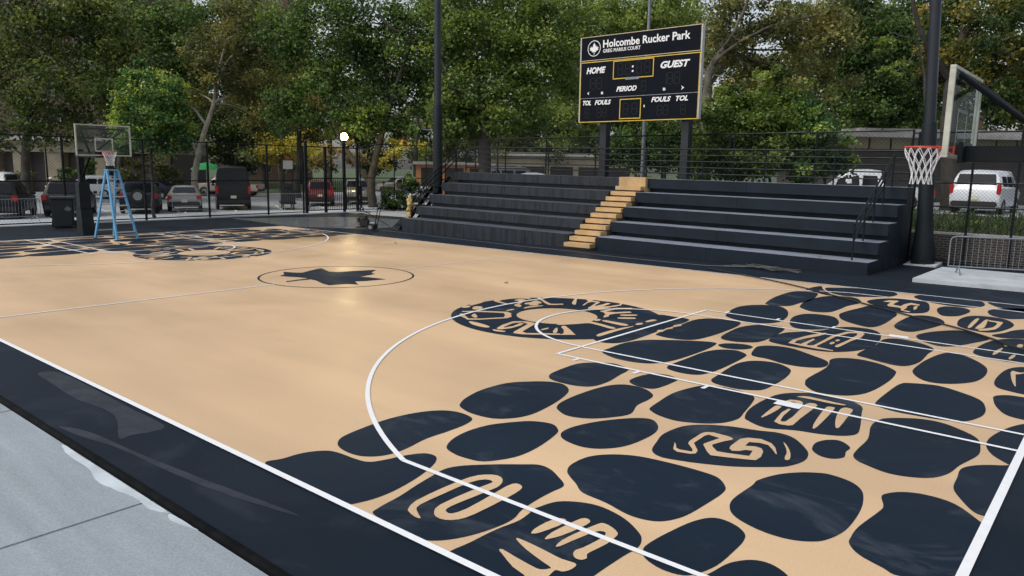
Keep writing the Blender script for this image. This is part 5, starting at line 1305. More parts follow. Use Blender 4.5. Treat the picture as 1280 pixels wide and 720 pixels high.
# local x along the rungs, y from the front pair (y<0) to the rear pair
H_, wb, wt, dp = 2.42, .37, .19, .74
for s in (-1, 1):
    for q, (yb_, yt_) in enumerate(((-dp, -.06), (dp, .06))):
        bm = BM()
        a, b = Vector((s * (wb - .03 * q), yb_, .0)), Vector((s * (wt - .02 * q), yt_, H_ - .03))
        hexa(bm, [a + Vector(d) for d in ((-.026, -.046, 0), (.026, -.046, 0), (.026, .046, 0), (-.026, .046, 0))] + [b + Vector(d) for d in ((-.026, -.046, 0), (.026, -.046, 0), (.026, .046, 0), (-.026, .046, 0))])
        finish('rail', bm, M['ladder'], t)
        bm = BM()
        box(bm, (a.x - .03, a.y - .05, 0), (a.x + .03, a.y + .05, .05), 0, .006)
        finish('foot', bm, M['trim'], t)
for k in range(1, 8):
    f = k / 8
    bm = BM()
    hw = wb + (wt - wb) * f - .016
    yy = -dp + (dp - .06) * f
    box(bm, (-hw, yy - .05, H_ * f - .02), (hw, yy + .05, H_ * f + .015), 0, .004)
    finish('step', bm, M['alu'], t)
    bm = BM()
    hw -= .02
    yy = dp - (dp - .06) * f
    box(bm, (-hw, yy - .018, H_ * f - .018), (hw, yy + .018, H_ * f + .018), 0, .004)
    finish('rear_bar', bm, M['alu'], t)
bm = BM()
box(bm, (-.20, -.13, H_ - .03), (.20, .13, H_ + .03), 0, .012)
finish('top_cap', bm, M['ladder'], t)
for s in (-1, 1):
    bm = BM()
    tube(bm, [(s * .26, -.33, 1.05), (s * .26, 0, .98), (s * .25, .33, 1.05)], .012, 6)
    finish('spreader', bm, M['alu'], t)

# ================================================================== WHEELED BIN
t = thing('wheeled_bin', 'dark grey wheeled bin with a white leaf mark, beside the far hoop post', 'bin', (-4.95, 8.30, 0), R(-22))
bm = BM()
hexa(bm, [(-.34, -.37, .04), (.40, -.37, .04), (.40, .37, .04), (-.34, .37, .04), (-.42, -.43, 1.18), (.50, -.43, 1.18), (.50, .43, 1.18), (-.42, .43, 1.18)])
bmesh.ops.bevel(bm, geom=bm.edges[:], offset=.05, segments=3, affect='EDGES')
finish('body', bm, M['bin'], t, smooth=True)
bm = BM()
box(bm, (-.47, -.47, 1.19), (.57, .47, 1.27), 0, .03)
finish('lid', bm, mat('bin_lid_plastic', (.055, .06, .065), .45), t)
bm = BM()
tube(bm, [(-.43, -.36, 1.16), (-.55, -.36, 1.16), (-.55, .36, 1.16), (-.43, .36, 1.16)], .02, 8)
finish('handle', bm, M['bin'], t)
for s in (-1, 1):
    bm = BM()
    tube(bm, [(-.34, s * .38, .13), (-.34, s * .44, .13)], .13, 16)
    finish('wheel', bm, M['tyre'], t)
bm = BM()
lp2 = [(.503 + z * .07, x * .6, .78 + z * .7) for x, z in half] + [(.503 + z * .07, -x * .6, .78 + z * .7) for x, z in reversed(half) if x > 0]
f = bm.faces.new([bm.verts.new((p[0] + .006 - .045, p[1] + .2, p[2] - .02)) for p in lp2])
bmesh.ops.triangulate(bm, faces=[f])
finish('emblem', bm, M['galv'], t)

# ================================================================== PRESSURE WASHER by the puddle
t = thing('pressure_washer', 'small black engine-driven washer on two wheels standing by the puddle', 'washer', (3.9, 16.95, 0), R(35))
bm = BM()
tube(bm, [(-.35, -.22, .12), (.45, -.22, .12), (.62, -.22, .95)], .018, 8)
tube(bm, [(-.35, .22, .12), (.45, .22, .12), (.62, .22, .95)], .018, 8)
tube(bm, [(.62, -.22, .95), (.62, .22, .95)], .018, 8)
tube(bm, [(-.35, -.22, .12), (-.35, .22, .12)], .018, 8)
finish('frame', bm, M['iron'], t)
bm = BM()
box(bm, (-.22, -.16, .16), (.16, .16, .46), 0, .04)
lathe(bm, [(.13, .46), (.14, .50), (.12, .58), (.05, .60)], 16, (-.03, 0, 0))
box(bm, (-.32, -.12, .34), (-.23, .12, .52), 0, .02)
finish('engine', bm, M['trim'], t)
bm = BM()
tube(bm, [(.2, 0, .28), (.42, 0, .28)], .08, 12)
finish('pump', bm, M['galv'], t)
for s in (-1, 1):
    w_ = BM()
    tube(w_, [(.30, s * .27, .15), (.30, s * .33, .15)], .15, 18)
    wo = finish('wheel', w_, M['tyre'], t)
    w_ = BM()
    tube(w_, [(.30, s * .326, .15), (.30, s * .335, .15)], .08, 14)
    finish('rim', w_, M['rim'], wo)
bm = BM()
hp = [(-.1 + .2 * math.cos(a) * (1 + .02 * i), .1 + .2 * math.sin(a), .5 + .012 * i) for i, a in enumerate([k * .6 for k in range(30)])]
tube(bm, crom(hp + [(.7, .4, .3), (1.1, .5, .04), (1.6, .1, .03)], False, 3), .014, 6)
finish('hose', bm, M['cable'], t)

# ================================================================== VEHICLES
# stations: x (0 rear .. front), z bottom, z belt, z top, half width at belt, half width at top
KINDS = {
    'suv': dict(st=[(0.00, .42, .80, .82, .84, .80), (0.05, .32, 1.00, 1.02, .91, .86), (0.16, .28, 1.05, 1.08, .93, .80), (.50, .25, 1.06, 1.66, .94, .68), (1.3, .25, 1.05, 1.73, .95, .71), (2.4, .25, 1.03, 1.70, .95, .71), (2.75, .25, 1.02, 1.62, .95, .68), (3.45, .25, 1.01, 1.04, .93, .80), (4.2, .27, .96, .98, .90, .78), (4.55, .32, .82, .84, .84, .74), (4.68, .42, .62, .64, .72, .66)],
                wheels=(.90, 3.70), wr=.36, side=((.55, 1.35), (1.42, 2.28), (2.35, 2.95)), rear=(2, 3), wind=(6, 7), lamp=(.82, 1.08), plate=.72),
    'sedan': dict(st=[(0.00, .42, .74, .76, .80, .74), (0.06, .30, .92, .94, .86, .78), (0.55, .25, .97, 1.00, .90, .74), (1.25, .23, .96, 1.38, .90, .60), (1.7, .23, .95, 1.44, .90, .62), (2.4, .23, .93, 1.42, .90, .62), (2.75, .23, .92, 1.34, .90, .60), (3.45, .24, .90, .93, .89, .74), (4.3, .26, .80, .82, .85, .72), (4.62, .32, .66, .68, .78, .68), (4.75, .42, .56, .58, .66, .60)],
                  wheels=(.95, 3.75), wr=.32, side=((1.05, 1.62), (1.70, 2.45), (2.52, 3.0)), rear=(2, 3), wind=(6, 7), lamp=(.68, .92), plate=.62),
    'van': dict(st=[(0.00, .45, .86, .88, .88, .84), (0.06, .36, 1.20, 1.24, .96, .92), (0.14, .32, 1.36, 1.42, .98, .92), (.26, .30, 1.38, 2.46, .98, .82), (.5, .30, 1.38, 2.58, .99, .80), (3.6, .30, 1.34, 2.58, .99, .80), (4.1, .30, 1.32, 2.40, .99, .78), (4.85, .32, 1.28, 1.34, .96, .84), (5.4, .36, 1.06, 1.10, .92, .80), (5.6, .42, .80, .82, .84, .76)],
                wheels=(1.05, 4.65), wr=.37, side=((.7, 1.7), (1.85, 2.9), (3.1, 4.2)), rear=(2, 3), wind=(6, 7), lamp=(.95, 1.42), plate=.78),
    'minivan': dict(st=[(0.00, .40, .80, .82, .82, .78), (0.05, .30, 1.05, 1.08, .90, .85), (0.12, .26, 1.12, 1.16, .92, .84), (.28, .24, 1.13, 1.72, .92, .74), (.55, .24, 1.12, 1.82, .93, .73), (2.9, .24, 1.08, 1.82, .93, .73), (3.2, .24, 1.07, 1.74, .93, .71), (3.85, .25, 1.04, 1.08, .90, .78), (4.3, .28, .92, .95, .86, .74), (4.5, .38, .70, .72, .76, .68)],
                    wheels=(.85, 3.65), wr=.33, side=((.6, 1.45), (1.55, 2.5), (2.6, 3.3)), rear=(2, 3), wind=(6, 7), lamp=(.86, 1.25), plate=.70),
    'pickup': dict(st=[(0.00, .50, .95, .97, .88, .86), (0.06, .42, 1.02, 1.05, .95, .92), (1.9, .40, 1.03, 1.06, .96, .93), (2.0, .40, 1.06, 1.12, .96, .80), (2.15, .40, 1.06, 1.76, .96, .70), (2.6, .40, 1.06, 1.82, .96, .72), (3.5, .40, 1.05, 1.80, .96, .72), (3.75, .40, 1.05, 1.70, .96, .70), (4.3, .40, 1.06, 1.12, .95, .84), (5.35, .42, 1.02, 1.05, .93, .82), (5.6, .46, .84, .86, .86, .78)],
                   wheels=(1.05, 4.55), wr=.40, side=((2.25, 2.9), (3.0, 3.95)), rear=(3, 4), wind=(7, 8), lamp=(.72, 1.0), plate=.6),
}


def interp(st, x):
    for a, b in zip(st, st[1:]):
        if a[0] <= x <= b[0]:
            f = (x - a[0]) / (b[0] - a[0])
            return [p + (q - p) * f for p, q in zip(a, b)]
    return list(st[-1] if x > st[-1][0] else st[0])


def car(name, label, cat, kind, loc, heading, paint, group=None, spare=False, roof_glass=False, z=0.0):
    k = KINDS[kind]
    st = k['st']
    t = thing(name, label, cat, (loc[0], loc[1], z), heading, group)
    bm = BM()
    rings = []
    # finer stations give rounder shoulders
    xs = sorted(set([s[0] for s in st]))
    for x in xs:
        _, zb, zl, zt, wb_, wt_ = interp(st, x)
        pr = [(0, zb), (wb_ * .80, zb), (wb_ * .97, zb + .10), (wb_ * 1.0, zb + (zl - zb) * .55), (wb_ * .985, zl - .02), (wb_ * .965, zl)]
        if zt - zl > .1:
            pr += [((wb_ * .94 * .35 + wt_ * .65), zl + (zt - zl) * .70), (wt_ * .96, zt - .045), (wt_ * .80, zt), (0, zt + .025)]
        else:
            pr += [((wb_ * .5 + wt_ * .5), zl + (zt - zl) * .6), (wt_ * .96, zt), (wt_ * .7, zt + .008), (0, zt + .02)]
        rings.append([(y, zz) for y, zz in pr])
    V = []
    for x, pr in zip(xs, rings):
        V.append([bm.verts.new((x, y, zz)) for y, zz in pr] + [bm.verts.new((x, -y, zz)) for y, zz in reversed(pr[1:-1])])
    n = len(V[0])
    for a, b in zip(V, V[1:]):
        for i in range(n):
            bm.faces.new((a[i], b[i], b[(i + 1) % n], a[(i + 1) % n]))
    bm.faces.new(list(reversed(V[0])))
    bm.faces.new(V[-1])
    bmesh.ops.recalc_face_normals(bm, faces=bm.faces[:])
    finish('body', bm, paint, t, smooth=True)

    # windows lie a few millimetres proud of the cabin
    def glass_between(i, j, name):
        a, b = st[i], st[j]
        bm = BM()
        A = lambda f, s: Vector((a[0] + (b[0] - a[0]) * f, s * (a[5] + (b[5] - a[5]) * f - .10), a[3] + (b[3] - a[3]) * f + .03 - .02 * f))
        nrm = Vector((-(b[3] - a[3]), 0, (b[0] - a[0]))).normalized()
        if (nrm.z < 0):
            nrm = -nrm
        q = [A(.10, -1), A(.10, -.5), A(.10, .5), A(.10, 1), A(.88, 1), A(.88, .5), A(.88, -.5), A(.88, -1)]
        f = bm.faces.new([bm.verts.new(p + nrm * .012) for p in q])
        finish(name, bm, M['cglass'], t)
    glass_between(*k['rear'], 'rear_window')
    glass_between(*k['wind'], 'windscreen')
    for s in (-1, 1):
        for x0, x1 in k['side']:
            bm = BM()

            def W(x, f):
                _, zb, zl, zt, wb_, wt_ = interp(st, x)
                y0, y1 = wb_ * .965, wb_ * .94 * .35 + wt_ * .65
                zz = zl + (zt - zl) * f
                return Vector((x, s * (y0 + (y1 - y0) * f / .7 + .012), zz))
            q = []
            for x in (x0, (x0 + x1) / 2, x1):
                _, zb, zl, zt, _, _ = interp(st, x)
                q.append((x, zt - zl))
            if min(h for _, h in q) < .12:
                x1 = x0 + (x1 - x0) * .6
            f = bm.faces.new([bm.verts.new(p) for p in (W(x0, .08), W(x1, .08), W(x1 - .03, .66), W(x0 + .05, .66))])
            f.normal_update()
            if f.normal.y * s < 0:
                f.normal_flip()
            finish('side_window', bm, M['cglass'], t)
    # wheels with rims
    for x in k['wheels']:
        for s in (-1, 1):
            yb_ = interp(st, x)[4]
            bm = BM()
            r = k['wr']
            y0, y1 = s * (yb_ - .20), s * (yb_ + .012)
            prof = [(.55 * r, 0), (.93 * r, 0), (r, .1), (r, .9), (.93 * r, 1), (.62 * r, 1)]
            rg = []
            nn = 24
            for rr_, f in prof:
                rg.append([bm.verts.new((x + rr_ * math.cos(2 * math.pi * q / nn), y0 + (y1 - y0) * f, r + rr_ * math.sin(2 * math.pi * q / nn))) for q in range(nn)])
            for a, b in zip(rg, rg[1:]):
                for q in range(nn):
                    bm.faces.new((a[q], a[(q + 1) % nn], b[(q + 1) % nn], b[q]))
            bmesh.ops.recalc_face_normals(bm, faces=bm.faces[:])
            wo = finish('wheel', bm, M['tyre'], t, smooth=True)
            bm = BM()
            c_ = bm.verts.new((x, y1 - s * .02, r))
            ring = [bm.verts.new((x + .64 * r * math.cos(2 * math.pi * q / 20), y1 - s * (.012 if q % 4 < 2 else .05), r + .64 * r * math.sin(2 * math.pi * q / 20))) for q in range(20)]
            for q in range(20):
                bm.faces.new((c_, ring[q], ring[(q + 1) % 20]))
            finish('rim', bm, M['rim'], wo)
    # lamps, plate, bumpers
    z0, z1 = k['lamp']
    for s in (-1, 1):
        bm = BM()
        xa = interp(st, .05)
        wl = xa[4]
        LWD = .22 if kind in ('suv', 'sedan') else .12
        box(bm, (-.012 if kind != 'van' else .0, s * wl - (LWD if s > 0 else .015), z0), (.16, s * wl + (LWD if s < 0 else .015), z1), 0, .02)
        for v in bm.verts:
            v.co.y = max(-wl - .012, min(wl + .012, v.co.y))
        finish('tail_lamp', bm, M['tail'], t)
        bm = BM()
        xf = st[-2][0]
        zf = st[-2][3] - .10
        wl = st[-2][4]
        box(bm, (xf - .14, s * wl - .16, zf - .07), (xf + .05, s * wl + .012 * s + .02, zf + .06), 0, .02)
        for v in bm.verts:
            v.co.y = max(-wl - .012, min(wl + .012, v.co.y))
        finish('headlight', bm, M['head'], t)
        bm = BM()
        xm = [w0 for w0 in k['side']][-1][1] - .05
        wm = interp(st, xm)
        box(bm, (xm - .05, s * (wm[4] + .10) - .09, wm[2] + .02), (xm + .07, s * (wm[4] + .10) + .09, wm[2] + .17), 0, .03)
        finish('mirror', bm, M['trim'], t)
    bm = BM()
    zb = st[0][1]
    box(bm, (-.05, -st[1][4] * .93, zb - .06), (.14, st[1][4] * .93, zb + .16), 0, .04)
    finish('rear_bumper', bm, M['trim'], t)
    bm = BM()
    box(bm, (-.035, -.16, k['plate'] - .08), (.02, .16, k['plate'] + .08), 0, .004)
    finish('licence_plate', bm, M['plate'], t)
    if spare:
        bm = BM()
        tube(bm, [(-.22, 0, .95), (-.04, 0, .95)], .36, 22)
        sp = finish('spare_wheel', bm, M['tyre'], t)
        bm = BM()
        tube(bm, [(-.232, 0, .95), (-.215, 0, .95)], .22, 18)
        finish('rim', bm, M['rim'], sp)
    return t


PT = dict(black=car_paint('black_car_paint', (.010, .011, .013)), navy=car_paint('navy_car_paint', (.016, .018, .04)), silver=car_paint('silver_car_paint', (.36, .36, .35), .5), red=car_paint('dark_red_car_paint', (.16, .012, .015)), white=car_paint('white_car_paint', (.66, .69, .73)), cream=car_paint('cream_car_paint', (.55, .47, .42)), grey=car_paint('grey_car_paint', (.22, .24, .26), .5))
HD = R(152)
G1 = 'cars parked nose away from the court in the far lot'
car('parked_car', 'black sport utility car at the left edge, tail towards the fence', 'car', 'suv', (-11.2, 7.6), HD, PT['black'], G1)
car('parked_car', 'black sport utility car parked directly behind the wheeled bin and hoop post', 'car', 'suv', (-11.1, 10.45), HD, PT['black'], G1)
car('parked_car', 'dark blue off-road car with a spare wheel on its tail', 'car', 'suv', (-11.6, 14.25), HD, PT['navy'], G1, spare=True)
car('parked_car', 'silver sedan parked beside the black van', 'car', 'sedan', (-11.9, 16.9), HD, PT['silver'], G1)
car('parked_van', 'tall black van with high rear window behind the fence', 'van', 'van', (-12.1, 20.0), HD, PT['black'], G1)
car('parked_car', 'dark red sport utility car left of the gate posts', 'car', 'suv', (-13.2, 26.9), R(145), PT['red'], G1)
q = P(446, 53)
car('parked_car', 'silver grey car half hidden behind the gate pickets', 'car', 'minivan', (q.x, q.y), R(140), PT['silver'], G1)
HL = math.atan2(-RX.y, -RX.x)
G2 = 'vehicles on the street beyond the lot'


def far_car(label, kind, px_rear, depth, paint, h=HL, cat='car', z=0.0, name='street_car'):
    q = P(px_rear, depth)
    return car(name, label, cat, kind, (q.x, q.y), h, paint, G2, z=z)


far_car('white sport utility car seen side-on above the black hoop pad', 'suv', 152, 56, PT['white'])
far_car('white hatchback at the far left edge behind the black car', 'minivan', 17, 57, PT['white'])
far_car('dark sedan on the street behind the blue-black off-road car', 'sedan', 222, 57, PT['navy'])
far_car('cream pickup truck facing left behind the tall black van', 'pickup', 326, 64, PT['cream'], cat='pickup truck', name='pickup_truck')
far_car('pale grey sport utility car on the street above the planter shrub', 'suv', 523, 80, PT['silver'], HL + R(35))
far_car('white car partly hidden by the planter beside the bleacher handrail', 'sedan', 545, 52, PT['white'], HL + R(60))
far_car('grey minivan seen through the guard rail right of the thick trunk', 'minivan', 662, 56, PT['grey'], HL + R(20), z=1.0)
far_car('white sedan seen through the guard rail left of the scoreboard post', 'sedan', 698, 54, PT['white'], HL + R(15), z=1.0)
q = P(1226, 30.5)
va = math.atan2(1.16, -.16) - R(11)
wv = car('parked_van', 'white passenger van with dark rear window on the street above the bank', 'van', 'minivan', (q.x - .15, q.y), va, PT['white'], G2, z=1.12)
text_mesh('lettering', 'T&LC', .42, .13, mat('blue_door_lettering', (.05, .08, .22), .5), wv, (0, 0, 0)) if False else None
q = P(1168, 33)
car('pickup_truck', 'white pickup truck behind the right end of the bleachers', 'pickup truck', 'pickup', (q.x, q.y), HL + R(-22), PT['white'], G2, z=1.1)

# black cases on a cart behind the fence
q = P(358, 46.5)
t = thing('equipment_cart', 'black equipment cart with a wide black panel behind the fence, right of the tall van', 'cart', q, R(60))
bm = BM()
box(bm, (-.45, -1.5, .35), (.45, 1.3, .45), 0, .01)
finish('deck', bm, M['iron'], t)
bm = BM()
box(bm, (-.42, -1.45, .46), (.4, -.45, 1.25), 0, .03)
box(bm, (-.3, -1.2, 1.255), (.3, -.7, 1.6), 0, .03)
finish('case', bm, M['trim'], t)
bm = BM()
box(bm, (-.06, -.40, .75), (.02, 1.3, 1.6), 0, .01)
finish('panel', bm, M['trim'], t)
for x in (-.3, .3):
    for y in (-1.2, 1.0):
        bm = BM()
        tube(bm, [(x - .04, y, .17), (x + .04, y, .17)], .17, 14)
        finish('wheel', bm, M['tyre'], t)

# ================================================================== PEOPLE


def person(label, loc, heading, mats, stride=.18, arm_l=(.10, .28), arm_r=(.05, -.02), hat=True):
    """joints in metres; x forward, y left. One skinned body, clothing zones by bone."""
    V, E, Rr, Z = [], [], [], []

    def add(p, r, zone, par=None):
        V.append(Vector(p))
        Rr.append(r)
        Z.append(zone)
        if par is not None:
            E.append((par, len(V) - 1))
        return len(V) - 1
    pel = add((0, 0, .95), .145, 'p')
    bel = add((.0, 0, 1.08), .135, 's', pel)
    che = add((.01, 0, 1.28), .155, 's', bel)
    nb = add((.0, 0, 1.44), .075, 's', che)
    nk = add((.01, 0, 1.50), .055, 'k', nb)
    hd = add((.025, 0, 1.58), .085, 'k', nk)
    h2 = add((.02, 0, 1.67), .092, 'k', hd)
    for s, st_, arm in ((1, stride, arm_l), (-1, -stride, arm_r)):
        hp = add((0, s * .09, .90), .105, 'p', pel)
        kn = add((st_ * .55 + .03, s * .10, .50), .065, 'p', hp)
        an = add((st_ * (1 if st_ > 0 else 1.3), s * .10, .09), .042, 'p', kn)
        add((an and V[an].x + .08, s * .11, .045), .042, 'h', an)
        toe = add((V[an].x + .17, s * .12, .035), .034, 'h', len(V) - 1)
        sh = add((0, s * .17, 1.40), .075, 's', che)
        el = add((arm[0] * .4 - .03, s * .23, 1.13), .048, 's' if False else 'k', sh)
        wr = add((arm[0], s * .22 + .0, .90 + arm[1]), .032, 'k', el)
        d = (V[wr] - V[el]).normalized()
        pm = add(V[wr] + d * .07, .034, 'k', wr)
        for q in range(4):
            f1 = add(V[pm] + d * .05 + Vector((.030 - .02 * q, 0, 0)), .010, 'k', pm)
            add(V[f1] + d * .045 + Vector((.012, -s * .012, 0)), .008, 'k', f1)
        th = add(V[wr] + d * .05 + Vector((.045, 0, 0)), .011, 'k', wr)
        add(V[th] + d * .035 + Vector((.01, 0, 0)), .009, 'k', th)
    me = bpy.data.meshes.new('skeleton')
    me.from_pydata([tuple(v) for v in V], E, [])
    ob = bpy.data.objects.new('skeleton', me)
    C.objects.link(ob)
    sk = ob.modifiers.new('skin', 'SKIN')
    sk.use_smooth_shade = True
    for i, v in enumerate(me.skin_vertices[0].data):
        v.radius = (Rr[i], Rr[i])
        v.use_root = (i == 0)
    ss = ob.modifiers.new('sub', 'SUBSURF')
    ss.levels = ss.render_levels = 2
    bpy.context.view_layer.update()
    em = bpy.data.meshes.new_from_object(ob.evaluated_get(bpy.context.evaluated_depsgraph_get()))
    bpy.data.objects.remove(ob)
    em.name = 'person'
    em.materials.clear()
    order = ['k', 's', 'p', 'h']
    for zz in order:
        em.materials.append(mats[zz])
    for p in em.polygons:
        c_ = p.center
        best = min(range(len(V)), key=lambda i: (V[i] - c_).length - Rr[i])
        zn = Z[best]
        if zn == 'k' and c_.z < 1.42 and c_.z > 1.18 and abs(c_.y) > .13:
            zn = 's'
        p.material_index = order.index(zn)
        p.use_smooth = True
    t = bpy.data.objects.new('person', em)
    C.objects.link(t)
    t.location = loc
    t.rotation_euler = (0, 0, heading)
    tag(t, label, 'person')
    # face, ears, hair / cap as children
    bm = BM()
    bmesh.ops.create_uvsphere(bm, u_segments=10, v_segments=6, radius=.016)
    for v in bm.verts:
        v.co = Vector((v.co.x + .112, v.co.y, v.co.z * 1.5 + 1.605))
    finish('nose', bm, mats['k'], t, smooth=True)
    for s in (-1, 1):
        bm = BM()
        bmesh.ops.create_uvsphere(bm, u_segments=8, v_segments=6, radius=.011)
        for v in bm.verts:
            v.co += Vector((.100, s * .034, 1.64))
        finish('eye', bm, M['hair'], t, smooth=True)
        bm = BM()
        bmesh.ops.create_uvsphere(bm, u_segments=8, v_segments=6, radius=.028)
        for v in bm.verts:
            v.co = Vector((v.co.x * .7 + .02, v.co.y * .4 + s * .088, v.co.z + 1.62))
        finish('ear', bm, mats['k'], t, smooth=True)
    bm = BM()
    box(bm, (.095, -.025, 1.555), (.107, .025, 1.563), 0, .003)
    finish('mouth', bm, M['redsign'], t)
    bm = BM()
    bmesh.ops.create_uvsphere(bm, u_segments=16, v_segments=10, radius=.108)
    bmesh.ops.delete(bm, geom=[v for v in bm.verts if v.co.z < -.012 and v.co.x > -.05 or v.co.z < -.06], context='VERTS')
    for v in bm.verts:
        v.co = Vector((v.co.x * 1.0 + .012, v.co.y * .95, v.co.z * .95 + 1.685))
    if hat:
        box(bm, (.08, -.07, 1.682), (.20, .07, 1.692), 0, .004)
    finish('cap' if hat else 'hair', bm, mats['c'], t, smooth=True)
    return t


q = P(63, 44)
person('person in white t-shirt and white cap walking between the two black cars', q, R(210), dict(k=M['skin'], s=M['tee'], p=M['cloth'], h=M['trim'], c=M['cap']))
q = P(449.5, 47.6)
person('person in dark clothes standing behind the gate pickets, left one', q, R(20), dict(k=M['skin'], s=M['cloth'], p=M['cloth'], h=M['trim'], c=M['hair']), stride=.05, hat=False)
q = P(479, 47.8)
person('person in black coat standing by the trunk beside the planter', q, R(120), dict(k=M['skin'], s=M['cloth'], p=M['cloth'], h=M['trim'], c=M['hair']), stride=.04, hat=False)

# ================================================================== PLANTER, LAMPS, SIGNS, UMBRELLA
t = thing('planter', 'low brick planter at the fence corner left of the bleachers', 'planter', (-4.6, 29.0, 0), R(-28))
bm = BM()
box(bm, (-2.1, -1.0, -.1), (2.1, 1.0, .42))
finish('brickwork', bm, M['brick2'], t)
bm = BM()
box(bm, (-2.16, -1.06, .422), (2.16, 1.06, .50), 0, .01)
finish('coping', bm, M['stone'], t)

# lamp post with its light on beyond the gate
q = P(431, 46.5)
t = thing('lamp_post', 'black lamp post with a lit glowing globe above the gate', 'lamp', q)
zg = P(431, 46.5, 172).z
bm = BM()
tube(bm, [(0, 0, 0), (0, 0, zg - .30)], [.07, .045], 12)
lathe(bm, [(.12, 0), (.12, .25), (.08, .5), (.07, .9)], 14)
finish('pole', bm, M['iron'], t, smooth=True)
bm = BM()
lathe(bm, [(.06, zg - .31), (.14, zg - .22), (.15, zg - .19)], 16)
finish('collar', bm, M['iron'], t, smooth=True)
bm = BM()
bmesh.ops.create_icosphere(bm, subdivisions=3, radius=.115)
for v in bm.verts:
    v.co.z += zg
finish('bulb', bm, M['lamp'], t, smooth=True)
m, nt, b = new_mat('frosted_globe')
tl_ = nd(nt, 'ShaderNodeBsdfTranslucent')
tl_.inputs[0].default_value = (.9, .72, .42, 1)
tp_ = nd(nt, 'ShaderNodeBsdfTransparent')
ms_ = nd(nt, 'ShaderNodeMixShader')
ms_.inputs[0].default_value = .12
nt.links.new(tp_.outputs[0], ms_.inputs[1])
nt.links.new(tl_.outputs[0], ms_.inputs[2])
nt.links.new(ms_.outputs[0], nt.nodes['Material Output'].inputs[0])
bm = BM()
bmesh.ops.create_icosphere(bm, subdivisions=4, radius=.23)
for v in bm.verts:
    v.co.z = v.co.z * 1.1 + zg + .04
finish('globe', bm, m, t, smooth=True)
bm = BM()
lathe(bm, [(.16, zg + .29), (.17, zg + .31), (.09, zg + .37), (.02, zg + .44)], 16)
finish('finial', bm, M['iron'], t, smooth=True)

q = P(59, 54)
t = thing('park_lamp', 'unlit park lamp with pale top in front of the cream building', 'lamp', q)
zz = P(59, 54, 174).z
bm = BM()
tube(bm, [(0, 0, 0), (0, 0, zz - .2)], [.08, .05], 10)
finish('pole', bm, M['iron'], t)
bm = BM()
lathe(bm, [(.06, zz - .2), (.22, zz), (.24, zz + .25), (.10, zz + .42)], 14)
finish('lantern', bm, M['sign'], t, smooth=True)

q = P(360, 66)
t = thing('park_sign', 'white park notice board with red header on two posts', 'sign', q, math.atan2(RX.y, RX.x))
z0, z1 = P(360, 66, 223).z, P(360, 66, 199).z
bm = BM()
for x in (-.35, .35):
    tube(bm, [(x, .05, 0), (x, .05, z1)], .035, 8)
    finish('post', bm, M['iron'], t)
    bm = BM()
bm.free()
bm = BM()
box(bm, (-.42, -.02, z1 - .85), (.42, .01, z1 - .12), 0, .005)
finish('face', bm, M['sign'], t)
bm = BM()
box(bm, (-.30, -.02, z1 - .117), (.30, .01, z1 + .12), 0, .005)
finish('header', bm, M['redsign'], t)

q = P(258, 60)
t = thing('umbrella', 'green open umbrella over the bonnet of the cream pickup', 'umbrella', q)
zz = P(258, 60, 203).z
bm = BM()
tube(bm, [(0, 0, 0), (0, 0, zz)], .025, 8)
finish('pole', bm, M['alu'], t)
bm = BM()
n = 16
ap = bm.verts.new((0, 0, zz))
rg = [[bm.verts.new((r_ * math.cos(2 * math.pi * k / n) * (1 if k % 2 else .95), r_ * math.sin(2 * math.pi * k / n) * (1 if k % 2 else .95), zz - d)) for k in range(n)] for r_, d in ((.5, .10), (.9, .30), (1.2, .58))]
for k in range(n):
    bm.faces.new((ap, rg[0][k], rg[0][(k + 1) % n]))
    for a, b in zip(rg, rg[1:]):
        bm.faces.new((a[k], b[k], b[(k + 1) % n], a[(k + 1) % n]))
finish('canopy', bm, M['umb'], t)

# traffic signal on a mast arm beyond the trees
q = P(545, 62)
t = thing('traffic_signal', 'amber traffic signal hanging from a pale mast arm over the street', 'traffic signal', q, math.atan2(-RX.y, -RX.x))
za = P(505, 62, 163).z
bm = BM()
tube(bm, [(0, 0, 0), (0, 0, za + .4)], [.12, .08], 12)
finish('pole', bm, M['galv'], t)
bm = BM()
tube(bm, [(0, 0, za), (2, 0, za + .15), (4.3, 0, za - .05)], .05, 8)
finish('mast_arm', bm, M['galv'], t)
bm = BM()
box(bm, (2.35, -.18, za - 1.25), (2.75, .18, za - .05), 0, .03)
sg = finish('signal_head', bm, M['amber'], t)
for k in range(3):
    bm = BM()
    tube(bm, [(2.55, .19, za - .3 - .37 * k), (2.55, .24, za - .3 - .37 * k)], .12, 14)
    finish('lens', bm, M['trim'], sg)

# ================================================================== BUILDINGS


def windows(t, x0, x1, nx, z0, dz, nz, ww, hh, y=-.02, name='window'):
    for j in range(nz):
        for i in range(nx):
            x = x0 + (x1 - x0) * (i + .5) / nx
            z = z0 + dz * j
            bm = BM()
            fw = .07
            for a in ((x - ww / 2, z, x + ww / 2, z + fw), (x - ww / 2, z + hh - fw, x + ww / 2, z + hh), (x - ww / 2, z + fw, x - ww / 2 + fw, z + hh - fw), (x + ww / 2 - fw, z + fw, x + ww / 2, z + hh - fw), (x - .03, z + fw, x + .03, z + hh - fw)):
                box(bm, (a[0], y - .05, a[1]), (a[2], y + .05, a[3]))
            wo = finish(name, bm, M['stone'], t)
            bm = BM()
            box(bm, (x - ww / 2 + fw, y - .02, z + fw), (x - .031, y + .012, z + hh - fw))
            box(bm, (x + .031, y - .02, z + fw), (x + ww / 2 - fw, y + .012, z + hh - fw))
            finish('pane', bm, M['wglass'], wo)


RZ = math.atan2(RX.y, RX.x)
